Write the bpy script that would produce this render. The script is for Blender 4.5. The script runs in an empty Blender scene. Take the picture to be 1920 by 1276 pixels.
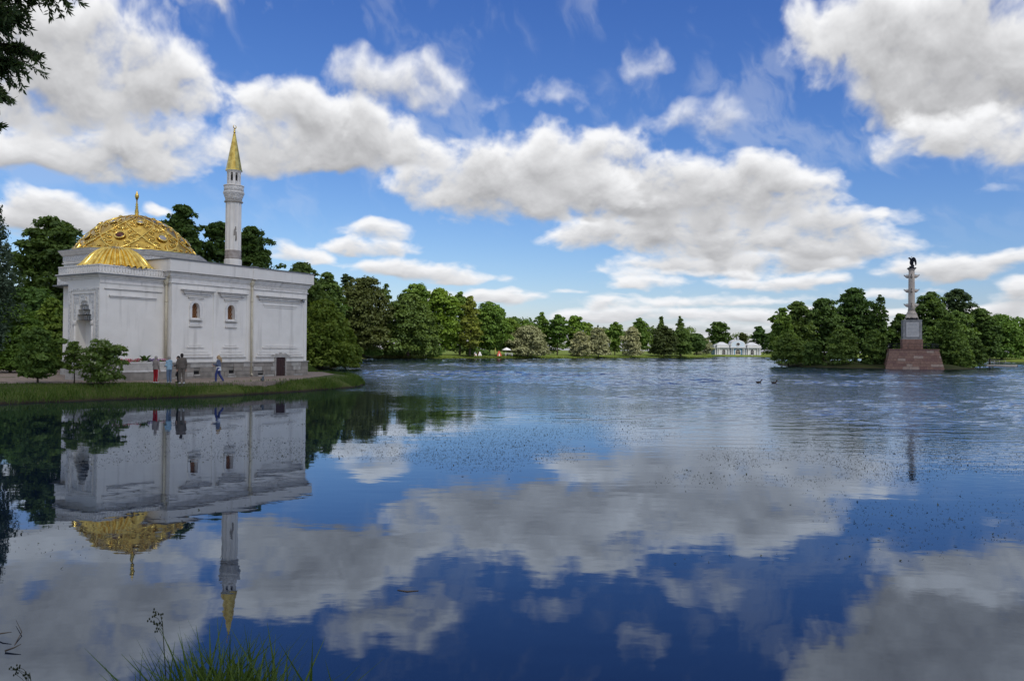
import bpy, bmesh, math, random
import numpy as np
from mathutils import Vector, Matrix, Quaternion

SC = bpy.context.scene
COL = SC.collection
R = math.radians
rnd = random.Random(11)
HC = 2.9                                   # eye height above the pond

# ------------------------------------------------------------------ camera
cam_d = bpy.data.cameras.new('camera')
cam = bpy.data.objects.new('camera', cam_d)
COL.objects.link(cam)
cam_d.sensor_width = 36.0
cam_d.sensor_fit = 'HORIZONTAL'
cam_d.lens = 28.125
cam_d.clip_start = 0.1
cam_d.clip_end = 20000
cam.matrix_world = (Matrix.Translation((0, 0, HC)) @ Matrix.Rotation(R(90) + .0113, 4, 'X') @ Matrix.Rotation(.008, 4, 'Z'))
SC.camera = cam
SC.view_settings.view_transform = 'Standard'
SC.view_settings.look = 'None'
SC.view_settings.exposure = 0.0
SC.view_settings.gamma = 1.0
SC.view_settings.use_curve_mapping = False
try:
    SC.cycles.use_denoising = True
    SC.cycles.max_bounces = 8
    SC.cycles.transparent_max_bounces = 24
    SC.cycles.sample_clamp_indirect = 4.0
except Exception:
    pass

# ------------------------------------------------------------------ sun
SUN_AZ, SUN_EL = R(147), R(46)             # clockwise from straight ahead: behind the camera, to the right
SUN = Vector((math.sin(SUN_AZ) * math.cos(SUN_EL), math.cos(SUN_AZ) * math.cos(SUN_EL), math.sin(SUN_EL)))
sun_d = bpy.data.lights.new('sun', 'SUN')
sun_d.energy = 3.2
sun_d.angle = R(0.5)
sun_d.color = (1.0, .95, .87)
sun = bpy.data.objects.new('sun', sun_d)
COL.objects.link(sun)
sun.rotation_euler = SUN.to_track_quat('Z', 'Y').to_euler()
sun.location = (60, -90, 90)

# ------------------------------------------------------------------ sky: cloud cover worked out with numpy
# ---- noise
_rng=np.random.RandomState(7)
_LAT=_rng.rand(256,256).astype(np.float32)
def vnoise(x,y):
    xi=np.floor(x).astype(np.int32);yi=np.floor(y).astype(np.int32)
    fx=(x-xi).astype(np.float32);fy=(y-yi).astype(np.float32)
    fx=fx*fx*fx*(fx*(fx*6-15)+10);fy=fy*fy*fy*(fy*(fy*6-15)+10)
    x0=xi&255;x1=(xi+1)&255;y0=yi&255;y1=(yi+1)&255
    a=_LAT[y0,x0];b=_LAT[y0,x1];c=_LAT[y1,x0];d=_LAT[y1,x1]
    return a+(b-a)*fx+(c-a)*fy+(a-b-c+d)*fx*fy
def fbm(x,y,o,g=.5,billow=False):
    s=0;amp=1;t=0
    for i in range(o):
        n=vnoise(x+17.3*i,y+9.1*i)
        if billow: n=1-np.abs(2*n-1)
        s=s+amp*n;t+=amp;amp*=g
        c,sn=.8*2.03,.6*2.03
        x,y=x*c-y*sn,x*sn+y*c
    return s/t
def sstep(a,b,x):
    t=np.clip((x-a)/(b-a),0,1);return t*t*(3-2*t)
# cumulus lobes: photo-measured directions -> azimuth, elevation, half width, half height (degrees), strength
def D(px,py,rx,ry,w=1.0):
    a=np.degrees(np.arctan((px-960)/1500.))
    e=np.degrees(np.arctan((655+.008*(px-960)-py)/1500.*np.cos(np.radians(a))))
    k=np.degrees(1/1500.)*np.cos(np.radians(a))
    return (a,e,rx*k*np.cos(np.radians(a)),ry*k,w)
LAYERS=[
 [(900,640,400,8,.6),(1400,632,400,8,.6),(1000,628,260,11,.75),(1450,612,380,12,.75),(600,600,300,18,.8),(1750,606,240,14,.9)],
 [(1300,585,240,14),(1440,594,260,12),(1720,582,200,13,.85),(1880,590,120,20,.9),(1090,596,90,10)],
 [(930,562,95,17),(840,552,90,14),(1140,574,90,13),(1320,562,180,12,.9),(1680,548,120,13,.85)],
 [(1058,548,34,10),(1420,533,120,17),(1520,528,70,14),(1905,542,62,22),(1890,575,90,22)],
 [(1205,532,95,18),(720,500,110,20),(800,512,90,18),(885,524,70,11),(540,468,52,24),(600,478,30,14,.7)],
 [(1400,497,170,32),(1262,490,110,30),(1530,490,70,22),(1800,512,95,24),(1735,500,105,27),(1895,478,50,20)],
 [(1330,470,150,14,.9),(1240,512,120,11,.85),(1450,515,120,11,.85),(1180,556,60,8,.85),(960,548,50,8,.8),(620,545,60,9,.8)],
 [(700,462,80,22),(640,462,50,18),(285,395,32,14)],
 [(690,432,62,24),(720,420,34,18,.8),(1672,408,64,24)],
 [(90,390,100,34),(50,420,90,36),(150,415,90,30),(170,395,60,22,.8)],
 [(1410,440,200,60),(1540,425,115,52),(1600,462,95,28),(1290,435,160,50),(1150,435,140,46)],
 [(1360,375,160,64),(1250,355,150,66),(1120,345,140,74),(1430,350,75,40),(1500,385,90,36),(1030,330,110,60)],
 [(1000,372,130,54),(950,325,115,62),(850,340,125,54),(1045,290,95,48),(790,350,60,34,.9),(1090,350,100,50)],
 [(470,270,85,62),(560,250,120,70),(640,250,120,72),(720,285,105,50),(790,300,48,26,.9),(600,300,120,28)],
 [(480,180,100,55),(550,200,100,58)],
 [(640,105,62,34,.8),(715,150,80,55,.85),(770,200,60,40,.7),(815,150,58,46,.85),(670,130,60,40,.8)],
 [(180,300,170,50),(320,265,115,70),(40,275,140,60),(230,250,150,60)],
 [(100,95,230,110),(250,145,165,105),(340,185,95,60),(60,190,180,70),(20,20,160,60)],
 [(1560,55,115,62),(1650,90,130,90),(1780,100,180,125),(1900,110,150,140),(1690,200,95,60),(1850,210,140,80)],
 [(1740,275,105,48),(1850,265,130,60),(1920,280,100,52)],
 [(1205,112,48,42,.8),(1362,222,66,42,.9),(1250,245,62,36,.8),(1130,258,48,24,.6),(960,190,70,30,.55),(1080,190,60,30,.5),(1890,365,60,14,.6)],
]
BL=[[D(*p) for p in l] for l in LAYERS]
def outside():
    r=np.random.RandomState(3);out=[]
    for i in range(150):
        e=3+77*r.rand()**1.5
        a=r.uniform(-180,180)
        if abs(a)<42 and e<28: continue
        s=(.35+.65*r.rand())*(3+e*.22); l=[]
        for j in range(4):
            l.append((a+r.normal()*s*1.3/np.cos(np.radians(e)),e+r.normal()*s*.18,s*r.uniform(.9,1.7)/np.cos(np.radians(e)),s*r.uniform(.35,.6),r.uniform(.8,1)))
        out.append(l)
    out.sort(key=lambda l:l[0][1]); return out
def clouds(az,el,layers):
    """az, el: 1-D degree axes (el ascending). Returns linear rgb + alpha, row 0 = lowest el"""
    A,E=np.meshgrid(az.astype(np.float32),el.astype(np.float32))
    v=np.log(E+5.)*12; u=A*.52      # features shrink toward the horizon
    wx=fbm(u*.55+3,v*.55+8,4)-.5; wy=fbm(u*.55+40,v*.55+20,4)-.5
    sc=(E+4)/22.
    Aw=A+wx*3.4*sc; Ew=E+wy*2.6*sc
    daz=az[1]-az[0]; dl=el[1]-el[0]
    n1=fbm(u*.95+60+wx*.6,v*.95+5+wy*.6,7,.53)
    n2=fbm(u*.7+20,v*.9+75,4,.5)
    bil=fbm(u*1.3+10+wx,v*1.3+33+wy,6,.42,True)
    cir=fbm(u*1.2+v*.8+wx*2.2,(v*.9-u*.8)*.6+70+wy*1.6,6,.55)*fbm(u*.35+9,v*.4+44,3)*2; cir=sstep(.40,1.0,cir)*sstep(5,13,E)*.22
    R=np.empty(A.shape+(3,),np.float32); R[:]=(.74,.78,.85); al=cir
    hz=np.exp(-E/4.5)
    for bl in layers:
        pad=3
        i0=max(0,np.searchsorted(az,min(b[0]-2.4*b[2] for b in bl)-pad));i1=np.searchsorted(az,max(b[0]+2.4*b[2] for b in bl)+pad)
        j0=max(0,np.searchsorted(el,min(b[1]-2.4*b[3] for b in bl)-pad*.6));j1=np.searchsorted(el,max(b[1]+2.4*b[3] for b in bl)+pad*.6)
        if i1-i0<3 or j1-j0<3: continue
        s=np.s_[j0:j1,i0:i1]; acc=0; cel=np.mean([b[1] for b in bl])
        for a,e,rx,ry,w in bl:
            dx=(Aw[s]-a)/rx; dy=(Ew[s]-e)/ry; dy=np.where(dy<0,dy*1.3,dy)
            acc=acc+w*np.exp(-1.15*(dx*dx+dy*dy))
        base=1-np.exp(-1.6*acc)
        soft=min(1,max(0,(.95-np.mean([b[4] for b in bl]))/.25))
        dens=base-.46+(n1[s]-.5)*(.86+.25*soft)+(bil[s]-.55)*.14
        a_=sstep(-.08-.05*soft,.42+.42*soft,dens)**.9*(1-.12*soft)
        d=np.clip(dens+(n2[s]-.5)*.55,0.02,.62)*sstep(-.04,.1,dens)
        L=.75+.105*cel; sh=max(1,int(L*.35/dl))
        tau=np.zeros_like(d); t=np.zeros(d.shape[1],np.float32); dec=np.exp(-dl/L)
        for j in range(d.shape[0]-1,-1,-1):
            t=t*dec+d[j]*(dl/L); tau[j]=t
        k=max(1,int(L*.4/daz))
        if d.shape[1]>2*k+2:
            c=np.cumsum(np.pad(tau,((0,0),(k+1,k)),mode='edge'),axis=1); tau=.35*tau+.65*(c[:,2*k+1:]-c[:,:-2*k-1])/(2*k+1)
        up=np.roll(dens,-sh,0); up2=np.roll(dens,-max(1,sh//4),0)
        em=np.clip(dens-up,-.5,.5)*.30+np.clip(dens-up2,-.2,.2)*.12
        lit=np.exp(-tau*2.8)
        b=.38+.55*lit+em*1.0+.05*(1-a_)+(n1[s]-.5)*.16*lit
        b=np.clip(b,.25,.97)+hz[s]*.03
        col=np.stack([b*.99,b*.995,b*1.0+.012],-1)
        h=.35*hz[s][...,None]; col=col*(1-h)+h*np.array([.66,.69,.75])
        o=a_+al[s]*(1-a_); f=(a_/np.maximum(o,1e-4))[...,None]
        R[s]=col*f+R[s]*(1-f); al[s]=o
    return R,al.astype(np.float32)


def new_image(name, az, el, layers):
    rgb, a = clouds(az, el, layers)
    h, w = a.shape
    im = bpy.data.images.new(name, w, h, alpha=True, float_buffer=True)
    im.colorspace_settings.name = 'Non-Color'
    im.alpha_mode = 'CHANNEL_PACKED'
    px = np.concatenate([rgb, a[..., None]], -1).astype(np.float32)
    im.pixels.foreach_set(px.ravel())
    im.update()
    return im

ALL_LAYERS = BL + outside()
im_front = new_image('cloud_cover_ahead', np.arange(-44, 44, .04), np.arange(0, 30, .04), ALL_LAYERS)
im_round = new_image('cloud_cover_around', np.arange(-180, 180.01, .25), np.arange(0, 90.01, .25), ALL_LAYERS)

world = bpy.data.worlds.new('World')
SC.world = world
world.use_nodes = True
wt = world.node_tree
for n in list(wt.nodes):
    wt.nodes.remove(n)
WN = wt.nodes.new
def wl(a, b): wt.links.new(a, b)
def wmath(op, a, b=None, clamp=False):
    n = WN('ShaderNodeMath'); n.operation = op; n.use_clamp = clamp
    for i, v in enumerate((a, b)):
        if v is None: continue
        if isinstance(v, (int, float)): n.inputs[i].default_value = v
        else: wl(v, n.inputs[i])
    return n.outputs[0]
w_out = WN('ShaderNodeOutputWorld')
w_bg = WN('ShaderNodeBackground')
w_tc = WN('ShaderNodeTexCoord')
w_sky = WN('ShaderNodeTexSky')
w_sky.sky_type = 'NISHITA'
w_sky.sun_disc = False
w_sky.sun_elevation = SUN_EL
w_sky.sun_rotation = SUN_AZ
w_sky.altitude = 50
w_sky.air_density = 1.0
w_sky.dust_density = 0.6
w_sky.ozone_density = 3.0
w_sep = WN('ShaderNodeSeparateXYZ')
wl(w_tc.outputs['Generated'], w_sep.inputs[0])
az_o = wmath('ARCTAN2', w_sep.outputs[0], w_sep.outputs[1])
el_o = wmath('ARCSINE', wmath('ABSOLUTE', w_sep.outputs[2]))
def cloud_lookup(im, a0, a1, e1):
    u = wmath('DIVIDE', wmath('SUBTRACT', az_o, R(a0)), R(a1 - a0))
    v = wmath('DIVIDE', el_o, R(e1))
    c = WN('ShaderNodeCombineXYZ'); wl(u, c.inputs[0]); wl(v, c.inputs[1])
    t = WN('ShaderNodeTexImage'); t.image = im; t.extension = 'EXTEND'; t.interpolation = 'Cubic'
    wl(c.outputs[0], t.inputs[0]); return t
t_f = cloud_lookup(im_front, -44, 44, 30)
t_r = cloud_lookup(im_round, -180, 180, 90)
in_a = wmath('LESS_THAN', wmath('ABSOLUTE', az_o), R(43.5))
in_e = wmath('LESS_THAN', el_o, R(29.5))
inside = wmath('MULTIPLY', in_a, in_e)
def wmix(fac, a, b):
    n = WN('ShaderNodeMix'); n.data_type = 'RGBA'
    wl(fac, n.inputs[0])
    for v, i in ((a, 6), (b, 7)):
        if isinstance(v, tuple): n.inputs[i].default_value = v
        else: wl(v, n.inputs[i])
    return n.outputs[2]
c_rgb = wmix(inside, t_r.outputs[0], t_f.outputs[0])
n_al = WN('ShaderNodeMix'); n_al.data_type = 'FLOAT'
wl(inside, n_al.inputs[0]); wl(t_r.outputs[1], n_al.inputs[2]); wl(t_f.outputs[1], n_al.inputs[3])
SKY_K = 0.10                               # Nishita strength; cloud radiance is divided by it so that one Background serves both
w_ch = WN('ShaderNodeSeparateColor'); wl(w_sky.outputs[0], w_ch.inputs[0])
w_cc = WN('ShaderNodeCombineColor')      # the clear, saturated blue of a washed northern sky
for i, (g_, k_) in enumerate(((1.52, 1.42), (1.30, 1.20), (.92, 1.20))):
    wl(wmath('MULTIPLY', wmath('POWER', wmath('MULTIPLY', w_ch.outputs[i], SKY_K), g_), k_ / SKY_K), w_cc.inputs[i])
cl_k = WN('ShaderNodeVectorMath'); cl_k.operation = 'SCALE'
wl(c_rgb, cl_k.inputs[0]); cl_k.inputs[3].default_value = 1.0 / SKY_K
w_mix = wmix(n_al.outputs[0], w_cc.outputs[0], cl_k.outputs[0])
wl(w_mix, w_bg.inputs[0])
w_bg.inputs[1].default_value = SKY_K
wl(w_bg.outputs[0], w_out.inputs[0])

# ------------------------------------------------------------------ helpers
def tag(o, label=None, cat=None, group=None, kind=None):
    if label: o['label'] = label
    if cat: o['category'] = cat
    if group: o['group'] = group
    if kind: o['kind'] = kind
    return o
def empty(name, loc=(0, 0, 0), rz=0.0):
    o = bpy.data.objects.new(name, None)
    o.empty_display_size = .3
    COL.objects.link(o); o.location = loc; o.rotation_euler = (0, 0, rz)
    return o
def link(name, me, m=None, parent=None, loc=None):
    o = bpy.data.objects.new(name, me)
    COL.objects.link(o)
    if m is not None:
        for k in (m if isinstance(m, (list, tuple)) else [m]):
            me.materials.append(k)
    if parent: o.parent = parent
    if loc: o.location = loc
    return o
def copy_tree(o, parent=None):
    c = o.copy(); COL.objects.link(c); c.parent = parent
    for ch in list(o.children): copy_tree(ch, c)
    return c
def hor(px): return 655 + .008 * (px - 960)
def at(px, D, z=0.0):                      # where a bearing read off the photograph lies at depth D
    return Vector(((px - 960) / 1500 * D, D, z))
def zat(px, py, D): return HC + (hor(px) - py) / 1500 * D

class MB:
    """collects boxes, prisms, lathes, tubes; build() links them as ONE mesh object"""
    def __init__(s): s.v = []; s.f = []; s.sm = []; s.mi = []; s.m = 0
    def add(s, vs, fs, smooth=False, mi=None):
        b = len(s.v); s.v += [tuple(v) for v in vs]
        for f in fs: s.f.append(tuple(b + i for i in f)); s.sm.append(smooth); s.mi.append(s.m if mi is None else mi)
        return s
    def box(s, x0, x1, y0, y1, z0, z1, **k):
        vs = [(x0,y0,z0),(x1,y0,z0),(x1,y1,z0),(x0,y1,z0),(x0,y0,z1),(x1,y0,z1),(x1,y1,z1),(x0,y1,z1)]
        return s.add(vs, [(0,3,2,1),(4,5,6,7),(0,1,5,4),(1,2,6,5),(2,3,7,6),(3,0,4,7)], **k)
    def bev(s, x0, x1, y0, y1, z0, z1, b=.01):
        """box with chamfered edges: 26-face block"""
        vs = []; idx = {}
        X=(x0,x1);Y=(y0,y1);Z=(z0,z1)
        for i in (0,1):
            for j in (0,1):
                for k in (0,1):
                    sx=1-2*i; sy=1-2*j; sz=1-2*k
                    for a,d in (('x',(0,sy*b,sz*b)),('y',(sx*b,0,sz*b)),('z',(sx*b,sy*b,0))):
                        idx[i,j,k,a]=len(vs); vs.append((X[i]+d[0],Y[j]+d[1],Z[k]+d[2]))
        I=idx; fs=[]
        for i in (0,1):
            q=[I[i,0,0,'x'],I[i,1,0,'x'],I[i,1,1,'x'],I[i,0,1,'x']]; fs.append(q if i else q[::-1])
            q=[I[0,i,0,'y'],I[1,i,0,'y'],I[1,i,1,'y'],I[0,i,1,'y']]; fs.append(q[::-1] if i else q)
            q=[I[0,0,i,'z'],I[1,0,i,'z'],I[1,1,i,'z'],I[0,1,i,'z']]; fs.append(q if i else q[::-1])
        for j in (0,1):
            for k in (0,1):
                q=[I[0,j,k,'y'],I[1,j,k,'y'],I[1,j,k,'z'],I[0,j,k,'z']]; fs.append(q if j^k else q[::-1])
                q=[I[j,0,k,'x'],I[j,1,k,'x'],I[j,1,k,'z'],I[j,0,k,'z']]; fs.append(q[::-1] if j^k else q)
                q=[I[j,k,0,'x'],I[j,k,1,'x'],I[j,k,1,'y'],I[j,k,0,'y']]; fs.append(q if j^k else q[::-1])
        for i in (0,1):
            for j in (0,1):
                for k in (0,1):
                    q=[I[i,j,k,'x'],I[i,j,k,'y'],I[i,j,k,'z']]; fs.append(q if (i+j+k)%2 else q[::-1])
        return s.add(vs, fs)
    def lathe(s, prof, n=24, c=(0,0), a0=0.0, smooth=True, flute=0.0, nf=0):
        vs = []; fs = []
        for r_, z in prof:
            for i in range(n):
                a = a0 + 2*math.pi*i/n
                rr = r_*(1 + flute*math.cos(nf*a)) if nf else r_
                vs.append((c[0]+rr*math.cos(a), c[1]+rr*math.sin(a), z))
        for j in range(len(prof)-1):
            for i in range(n):
                k=(i+1)%n; fs.append((j*n+i, j*n+k, (j+1)*n+k, (j+1)*n+i))
        if prof[0][0] > 1e-4: fs.append(tuple(range(n))[::-1])
        if prof[-1][0] > 1e-4: fs.append(tuple((len(prof)-1)*n+i for i in range(n)))
        return s.add(vs, fs, smooth)
    def tube(s, pts, rad, n=8, smooth=True, caps=True):
        pts=[Vector(p) for p in pts]; rad=rad if isinstance(rad,(list,tuple)) else [rad]*len(pts)
        vs=[];fs=[];up=Vector((0.123,.31,1)).normalized()
        for i,p in enumerate(pts):
            d=(pts[min(i+1,len(pts)-1)]-pts[max(i-1,0)])
            d=d.normalized() if d.length>1e-9 else Vector((0,0,1))
            a=d.cross(up)
            if a.length<1e-3: a=d.cross(Vector((1,0,0)))
            a.normalize(); b=d.cross(a)
            for k in range(n):
                t=2*math.pi*k/n; vs.append(p+(a*math.cos(t)+b*math.sin(t))*rad[i])
        for j in range(len(pts)-1):
            for i in range(n):
                k=(i+1)%n; fs.append((j*n+i,(j+1)*n+i,(j+1)*n+k,j*n+k))
        if caps:
            fs.append(tuple(range(n))); fs.append(tuple((len(pts)-1)*n+i for i in range(n))[::-1])
        return s.add(vs,fs,smooth)
    def ball(s, c, r, nu=12, nv=8, sq=(1,1,1)):
        vs=[(c[0],c[1],c[2]-r*sq[2])];fs=[]
        for j in range(1,nv):
            t=-math.pi/2+math.pi*j/nv
            for i in range(nu):
                a=2*math.pi*i/nu
                vs.append((c[0]+r*sq[0]*math.cos(t)*math.cos(a),c[1]+r*sq[1]*math.cos(t)*math.sin(a),c[2]+r*sq[2]*math.sin(t)))
        vs.append((c[0],c[1],c[2]+r*sq[2]))
        for i in range(nu):
            k=(i+1)%nu; fs.append((0,1+k,1+i)); fs.append((len(vs)-1,1+(nv-2)*nu+i,1+(nv-2)*nu+k))
        for j in range(nv-2):
            for i in range(nu):
                k=(i+1)%nu; fs.append((1+j*nu+i,1+j*nu+k,1+(j+1)*nu+k,1+(j+1)*nu+i))
        return s.add(vs,fs,True)
    def prism(s, poly, z0, z1):
        n=len(poly)
        vs=[(p[0],p[1],z0) for p in poly]+[(p[0],p[1],z1) for p in poly]
        fs=[tuple(range(n))[::-1],tuple(range(n,2*n))]+[(i,(i+1)%n,n+(i+1)%n,n+i) for i in range(n)]
        return s.add(vs,fs)
    def panel(s, poly, y0, y1):
        """outline in x,z drawn out from y0 to y1"""
        n=len(poly)
        vs=[(p[0],y0,p[1]) for p in poly]+[(p[0],y1,p[1]) for p in poly]
        fs=[tuple(range(n)),tuple(range(n,2*n))[::-1]]+[(i,n+i,n+(i+1)%n,(i+1)%n) for i in range(n)]
        return s.add(vs,fs)
    def xf(s, M):
        s.v=[tuple(M@Vector(v)) for v in s.v]; return s
    def mesh(s, name):
        me=bpy.data.meshes.new(name); me.from_pydata(s.v,[],s.f)
        me.polygons.foreach_set('use_smooth',s.sm)
        if any(s.mi): me.polygons.foreach_set('material_index',s.mi)
        me.update(); return me
    def build(s, name, m=None, parent=None, loc=None):
        return link(name, s.mesh(name), m, parent, loc)

# ------------------------------------------------------------------ materials
def mat(name):
    m = bpy.data.materials.new(name); m.use_nodes = True
    nt = m.node_tree
    for n in list(nt.nodes): nt.nodes.remove(n)
    return m, nt
def nd(nt, t, **k):
    n = nt.nodes.new(t)
    for a, b in k.items(): setattr(n, a, b)
    return n
def pbr(name, c1, c2=None, rough=.7, metal=0.0, scale=4.0, stretch=(1,1,1), bump=0.0, bscale=None, detail=6, lo=.35, hi=.65, spec=.4, stain=None, coords='Object'):
    m, nt = mat(name); L = nt.links.new
    o = nd(nt,'ShaderNodeOutputMaterial'); p = nd(nt,'ShaderNodeBsdfPrincipled'); L(p.outputs[0], o.inputs[0])
    p.inputs['Roughness'].default_value = rough; p.inputs['Metallic'].default_value = metal
    p.inputs['Specular IOR Level'].default_value = spec
    tc = nd(nt,'ShaderNodeTexCoord'); mp = nd(nt,'ShaderNodeMapping'); L(tc.outputs[coords], mp.inputs[0])
    mp.inputs['Scale'].default_value = stretch
    nz = nd(nt,'ShaderNodeTexNoise'); nz.inputs['Scale'].default_value = scale; nz.inputs['Detail'].default_value = detail
    L(mp.outputs[0], nz.inputs['Vector'])
    cr = nd(nt,'ShaderNodeValToRGB'); L(nz.outputs[0], cr.inputs[0])
    c2 = c2 or tuple(.85*x for x in c1)
    cr.color_ramp.elements[0].position = lo; cr.color_ramp.elements[0].color = (*c2, 1)
    cr.color_ramp.elements[1].position = hi; cr.color_ramp.elements[1].color = (*c1, 1)
    col = cr.outputs[0]
    if stain:
        sc_, st_, amt, sl, sh = stain
        mp2 = nd(nt,'ShaderNodeMapping'); mp2.inputs['Scale'].default_value = st_; L(tc.outputs[coords], mp2.inputs[0])
        n2 = nd(nt,'ShaderNodeTexNoise'); n2.inputs['Scale'].default_value = sc_; n2.inputs['Detail'].default_value = 8; L(mp2.outputs[0], n2.inputs['Vector'])
        mr = nd(nt,'ShaderNodeMapRange'); mr.inputs[1].default_value = sl; mr.inputs[2].default_value = sh; L(n2.outputs[0], mr.inputs[0])
        mx = nd(nt,'ShaderNodeMix', data_type='RGBA'); L(mr.outputs[0], mx.inputs[0]); L(col, mx.inputs[6]); mx.inputs[7].default_value = (*amt, 1)
        col = mx.outputs[2]
    L(col, p.inputs['Base Color'])
    if bump:
        nb = nd(nt,'ShaderNodeTexNoise'); nb.inputs['Scale'].default_value = bscale or scale*6; nb.inputs['Detail'].default_value = 5
        L(tc.outputs[coords], nb.inputs['Vector'])
        b = nd(nt,'ShaderNodeBump'); b.inputs['Strength'].default_value = 1.0; b.inputs['Distance'].default_value = bump
        L(nb.outputs[0], b.inputs['Height']); L(b.outputs[0], p.inputs['Normal'])
    return m
def carved(name, c1, c2, scale=7.0, depth=.03):
    """carved ornament: fine relief on a real moulding"""
    m, nt = mat(name); L = nt.links.new
    o = nd(nt,'ShaderNodeOutputMaterial'); p = nd(nt,'ShaderNodeBsdfPrincipled'); L(p.outputs[0], o.inputs[0])
    p.inputs['Roughness'].default_value = .8
    tc = nd(nt,'ShaderNodeTexCoord')
    vo = nd(nt,'ShaderNodeTexVoronoi', feature='SMOOTH_F1'); vo.inputs['Scale'].default_value = scale; vo.inputs['Smoothness'].default_value = .3; vo.inputs['Randomness'].default_value = .55
    L(tc.outputs['Object'], vo.inputs['Vector'])
    b = nd(nt,'ShaderNodeBump'); b.inputs['Distance'].default_value = depth; L(vo.outputs['Distance'], b.inputs['Height']); L(b.outputs[0], p.inputs['Normal'])
    nz = nd(nt,'ShaderNodeTexNoise'); nz.inputs['Scale'].default_value = 9; nz.inputs['Detail'].default_value = 6; L(tc.outputs['Object'], nz.inputs['Vector'])
    cr = nd(nt,'ShaderNodeValToRGB'); L(nz.outputs[0], cr.inputs[0])
    cr.color_ramp.elements[0].position = .38; cr.color_ramp.elements[0].color = (*c2, 1)
    cr.color_ramp.elements[1].position = .6; cr.color_ramp.elements[1].color = (*c1, 1)
    L(cr.outputs[0], p.inputs['Base Color'])
    return m
def leaf_mat(name, col, col2, trans=.35, gloss=.02):
    m, nt = mat(name); L = nt.links.new
    o = nd(nt,'ShaderNodeOutputMaterial')
    at_ = nd(nt,'ShaderNodeAttribute', attribute_name='tint')
    oi = nd(nt,'ShaderNodeObjectInfo')
    mx = nd(nt,'ShaderNodeMix', data_type='RGBA'); mx.inputs[6].default_value = (*col, 1); mx.inputs[7].default_value = (*col2, 1)
    L(at_.outputs['Fac'], mx.inputs[0])
    hs = nd(nt,'ShaderNodeHueSaturation'); L(mx.outputs[2], hs.inputs['Color'])
    mr = nd(nt,'ShaderNodeMapRange'); L(oi.outputs['Random'], mr.inputs[0]); mr.inputs[3].default_value = .82; mr.inputs[4].default_value = 1.15
    L(mr.outputs[0], hs.inputs['Value'])
    mr2 = nd(nt,'ShaderNodeMapRange'); L(oi.outputs['Random'], mr2.inputs[0]); mr2.inputs[3].default_value = .515; mr2.inputs[4].default_value = .485
    L(mr2.outputs[0], hs.inputs['Hue'])
    d = nd(nt,'ShaderNodeBsdfDiffuse'); t = nd(nt,'ShaderNodeBsdfTranslucent'); g = nd(nt,'ShaderNodeBsdfGlossy'); g.inputs['Roughness'].default_value = .6
    L(hs.outputs[0], d.inputs[0])
    tc_ = nd(nt,'ShaderNodeMix', data_type='RGBA', blend_type='MULTIPLY'); tc_.inputs[0].default_value = 1; L(hs.outputs[0], tc_.inputs[6]); tc_.inputs[7].default_value = (1.25, 1.2, .6, 1)
    L(tc_.outputs[2], t.inputs[0])
    g.inputs['Color'].default_value = (.8, .9, .8, 1)
    m1 = nd(nt,'ShaderNodeMixShader'); m1.inputs[0].default_value = trans; L(d.outputs[0], m1.inputs[1]); L(t.outputs[0], m1.inputs[2])
    m2 = nd(nt,'ShaderNodeMixShader'); m2.inputs[0].default_value = gloss; L(m1.outputs[0], m2.inputs[1]); L(g.outputs[0], m2.inputs[2])
    L(m2.outputs[0], o.inputs[0])
    return m

M = {}
M['white'] = pbr('white_stucco', (.87,.835,.77), (.81,.775,.71), .85, scale=1.2, bump=.004, bscale=30, stain=(1.1,(1.6,1.6,.16),(.52,.49,.44),.54,.84))
M['white_b'] = pbr('white_moulding', (.84,.81,.76), (.72,.69,.645), .85, scale=3, bump=.003, bscale=40, stain=(2.6,(1,1,.5),(.42,.41,.39),.60,.80))
M['shade_grime'] = pbr('shaded_grimy_render', (.34,.33,.31), (.17,.165,.155), .9, scale=4)  # dark colour carrying the shade under mouldings, along with some grime
M['carved'] = carved('carved_stone', (.76,.74,.70), (.52,.505,.48), 7.5, .045)
M['cream'] = pbr('cream_paint', (.66,.60,.45), (.58,.52,.38), .55, scale=3)
M['plinth'] = pbr('plinth_stone', (.33,.30,.26), (.22,.20,.175), .9, scale=2.2, bump=.012, bscale=14, coords='Object')
M['plinth_w'] = pbr('pale_plinth_stone', (.47,.45,.41), (.34,.32,.29), .9, scale=3, bump=.01, bscale=16)
M['mortar'] = pbr('mortar', (.25,.235,.21), (.19,.18,.16), .95, scale=5, bump=.01)
M['gold'] = pbr('gilding', (.82,.58,.14), (.44,.29,.07), .27, 1.0, scale=1.6, bump=.012, bscale=5)
M['gold_bright'] = pbr('bright_gilding', (1.0,.76,.22), (.66,.45,.10), .20, 1.0, scale=3)
M['gold_dull'] = pbr('weathered_gilding', (.55,.38,.10), (.33,.23,.09), .45, 1.0, scale=3.5, bump=.012, bscale=12)
M['jewel_red'] = pbr('red_brown_stone', (.12,.025,.018), (.07,.015,.012), .25, scale=9)
M['jewel_grey'] = pbr('grey_stone', (.42,.40,.40), (.30,.29,.30), .3, scale=9)
M['roof'] = pbr('roof_sheet', (.18,.19,.20), (.13,.14,.15), .6, scale=2)
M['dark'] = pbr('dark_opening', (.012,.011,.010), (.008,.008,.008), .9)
M['door'] = pbr('brown_door_paint', (.050,.022,.018), (.035,.016,.013), .6, scale=6, stretch=(4,4,.4))
M['lattice'] = pbr('brown_lattice', (.30,.13,.045), (.18,.075,.03), .6, scale=20)
M['bark'] = pbr('bark', (.085,.066,.05), (.04,.032,.026), .95, scale=3, stretch=(3,3,.5), bump=.04, bscale=6)
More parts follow.
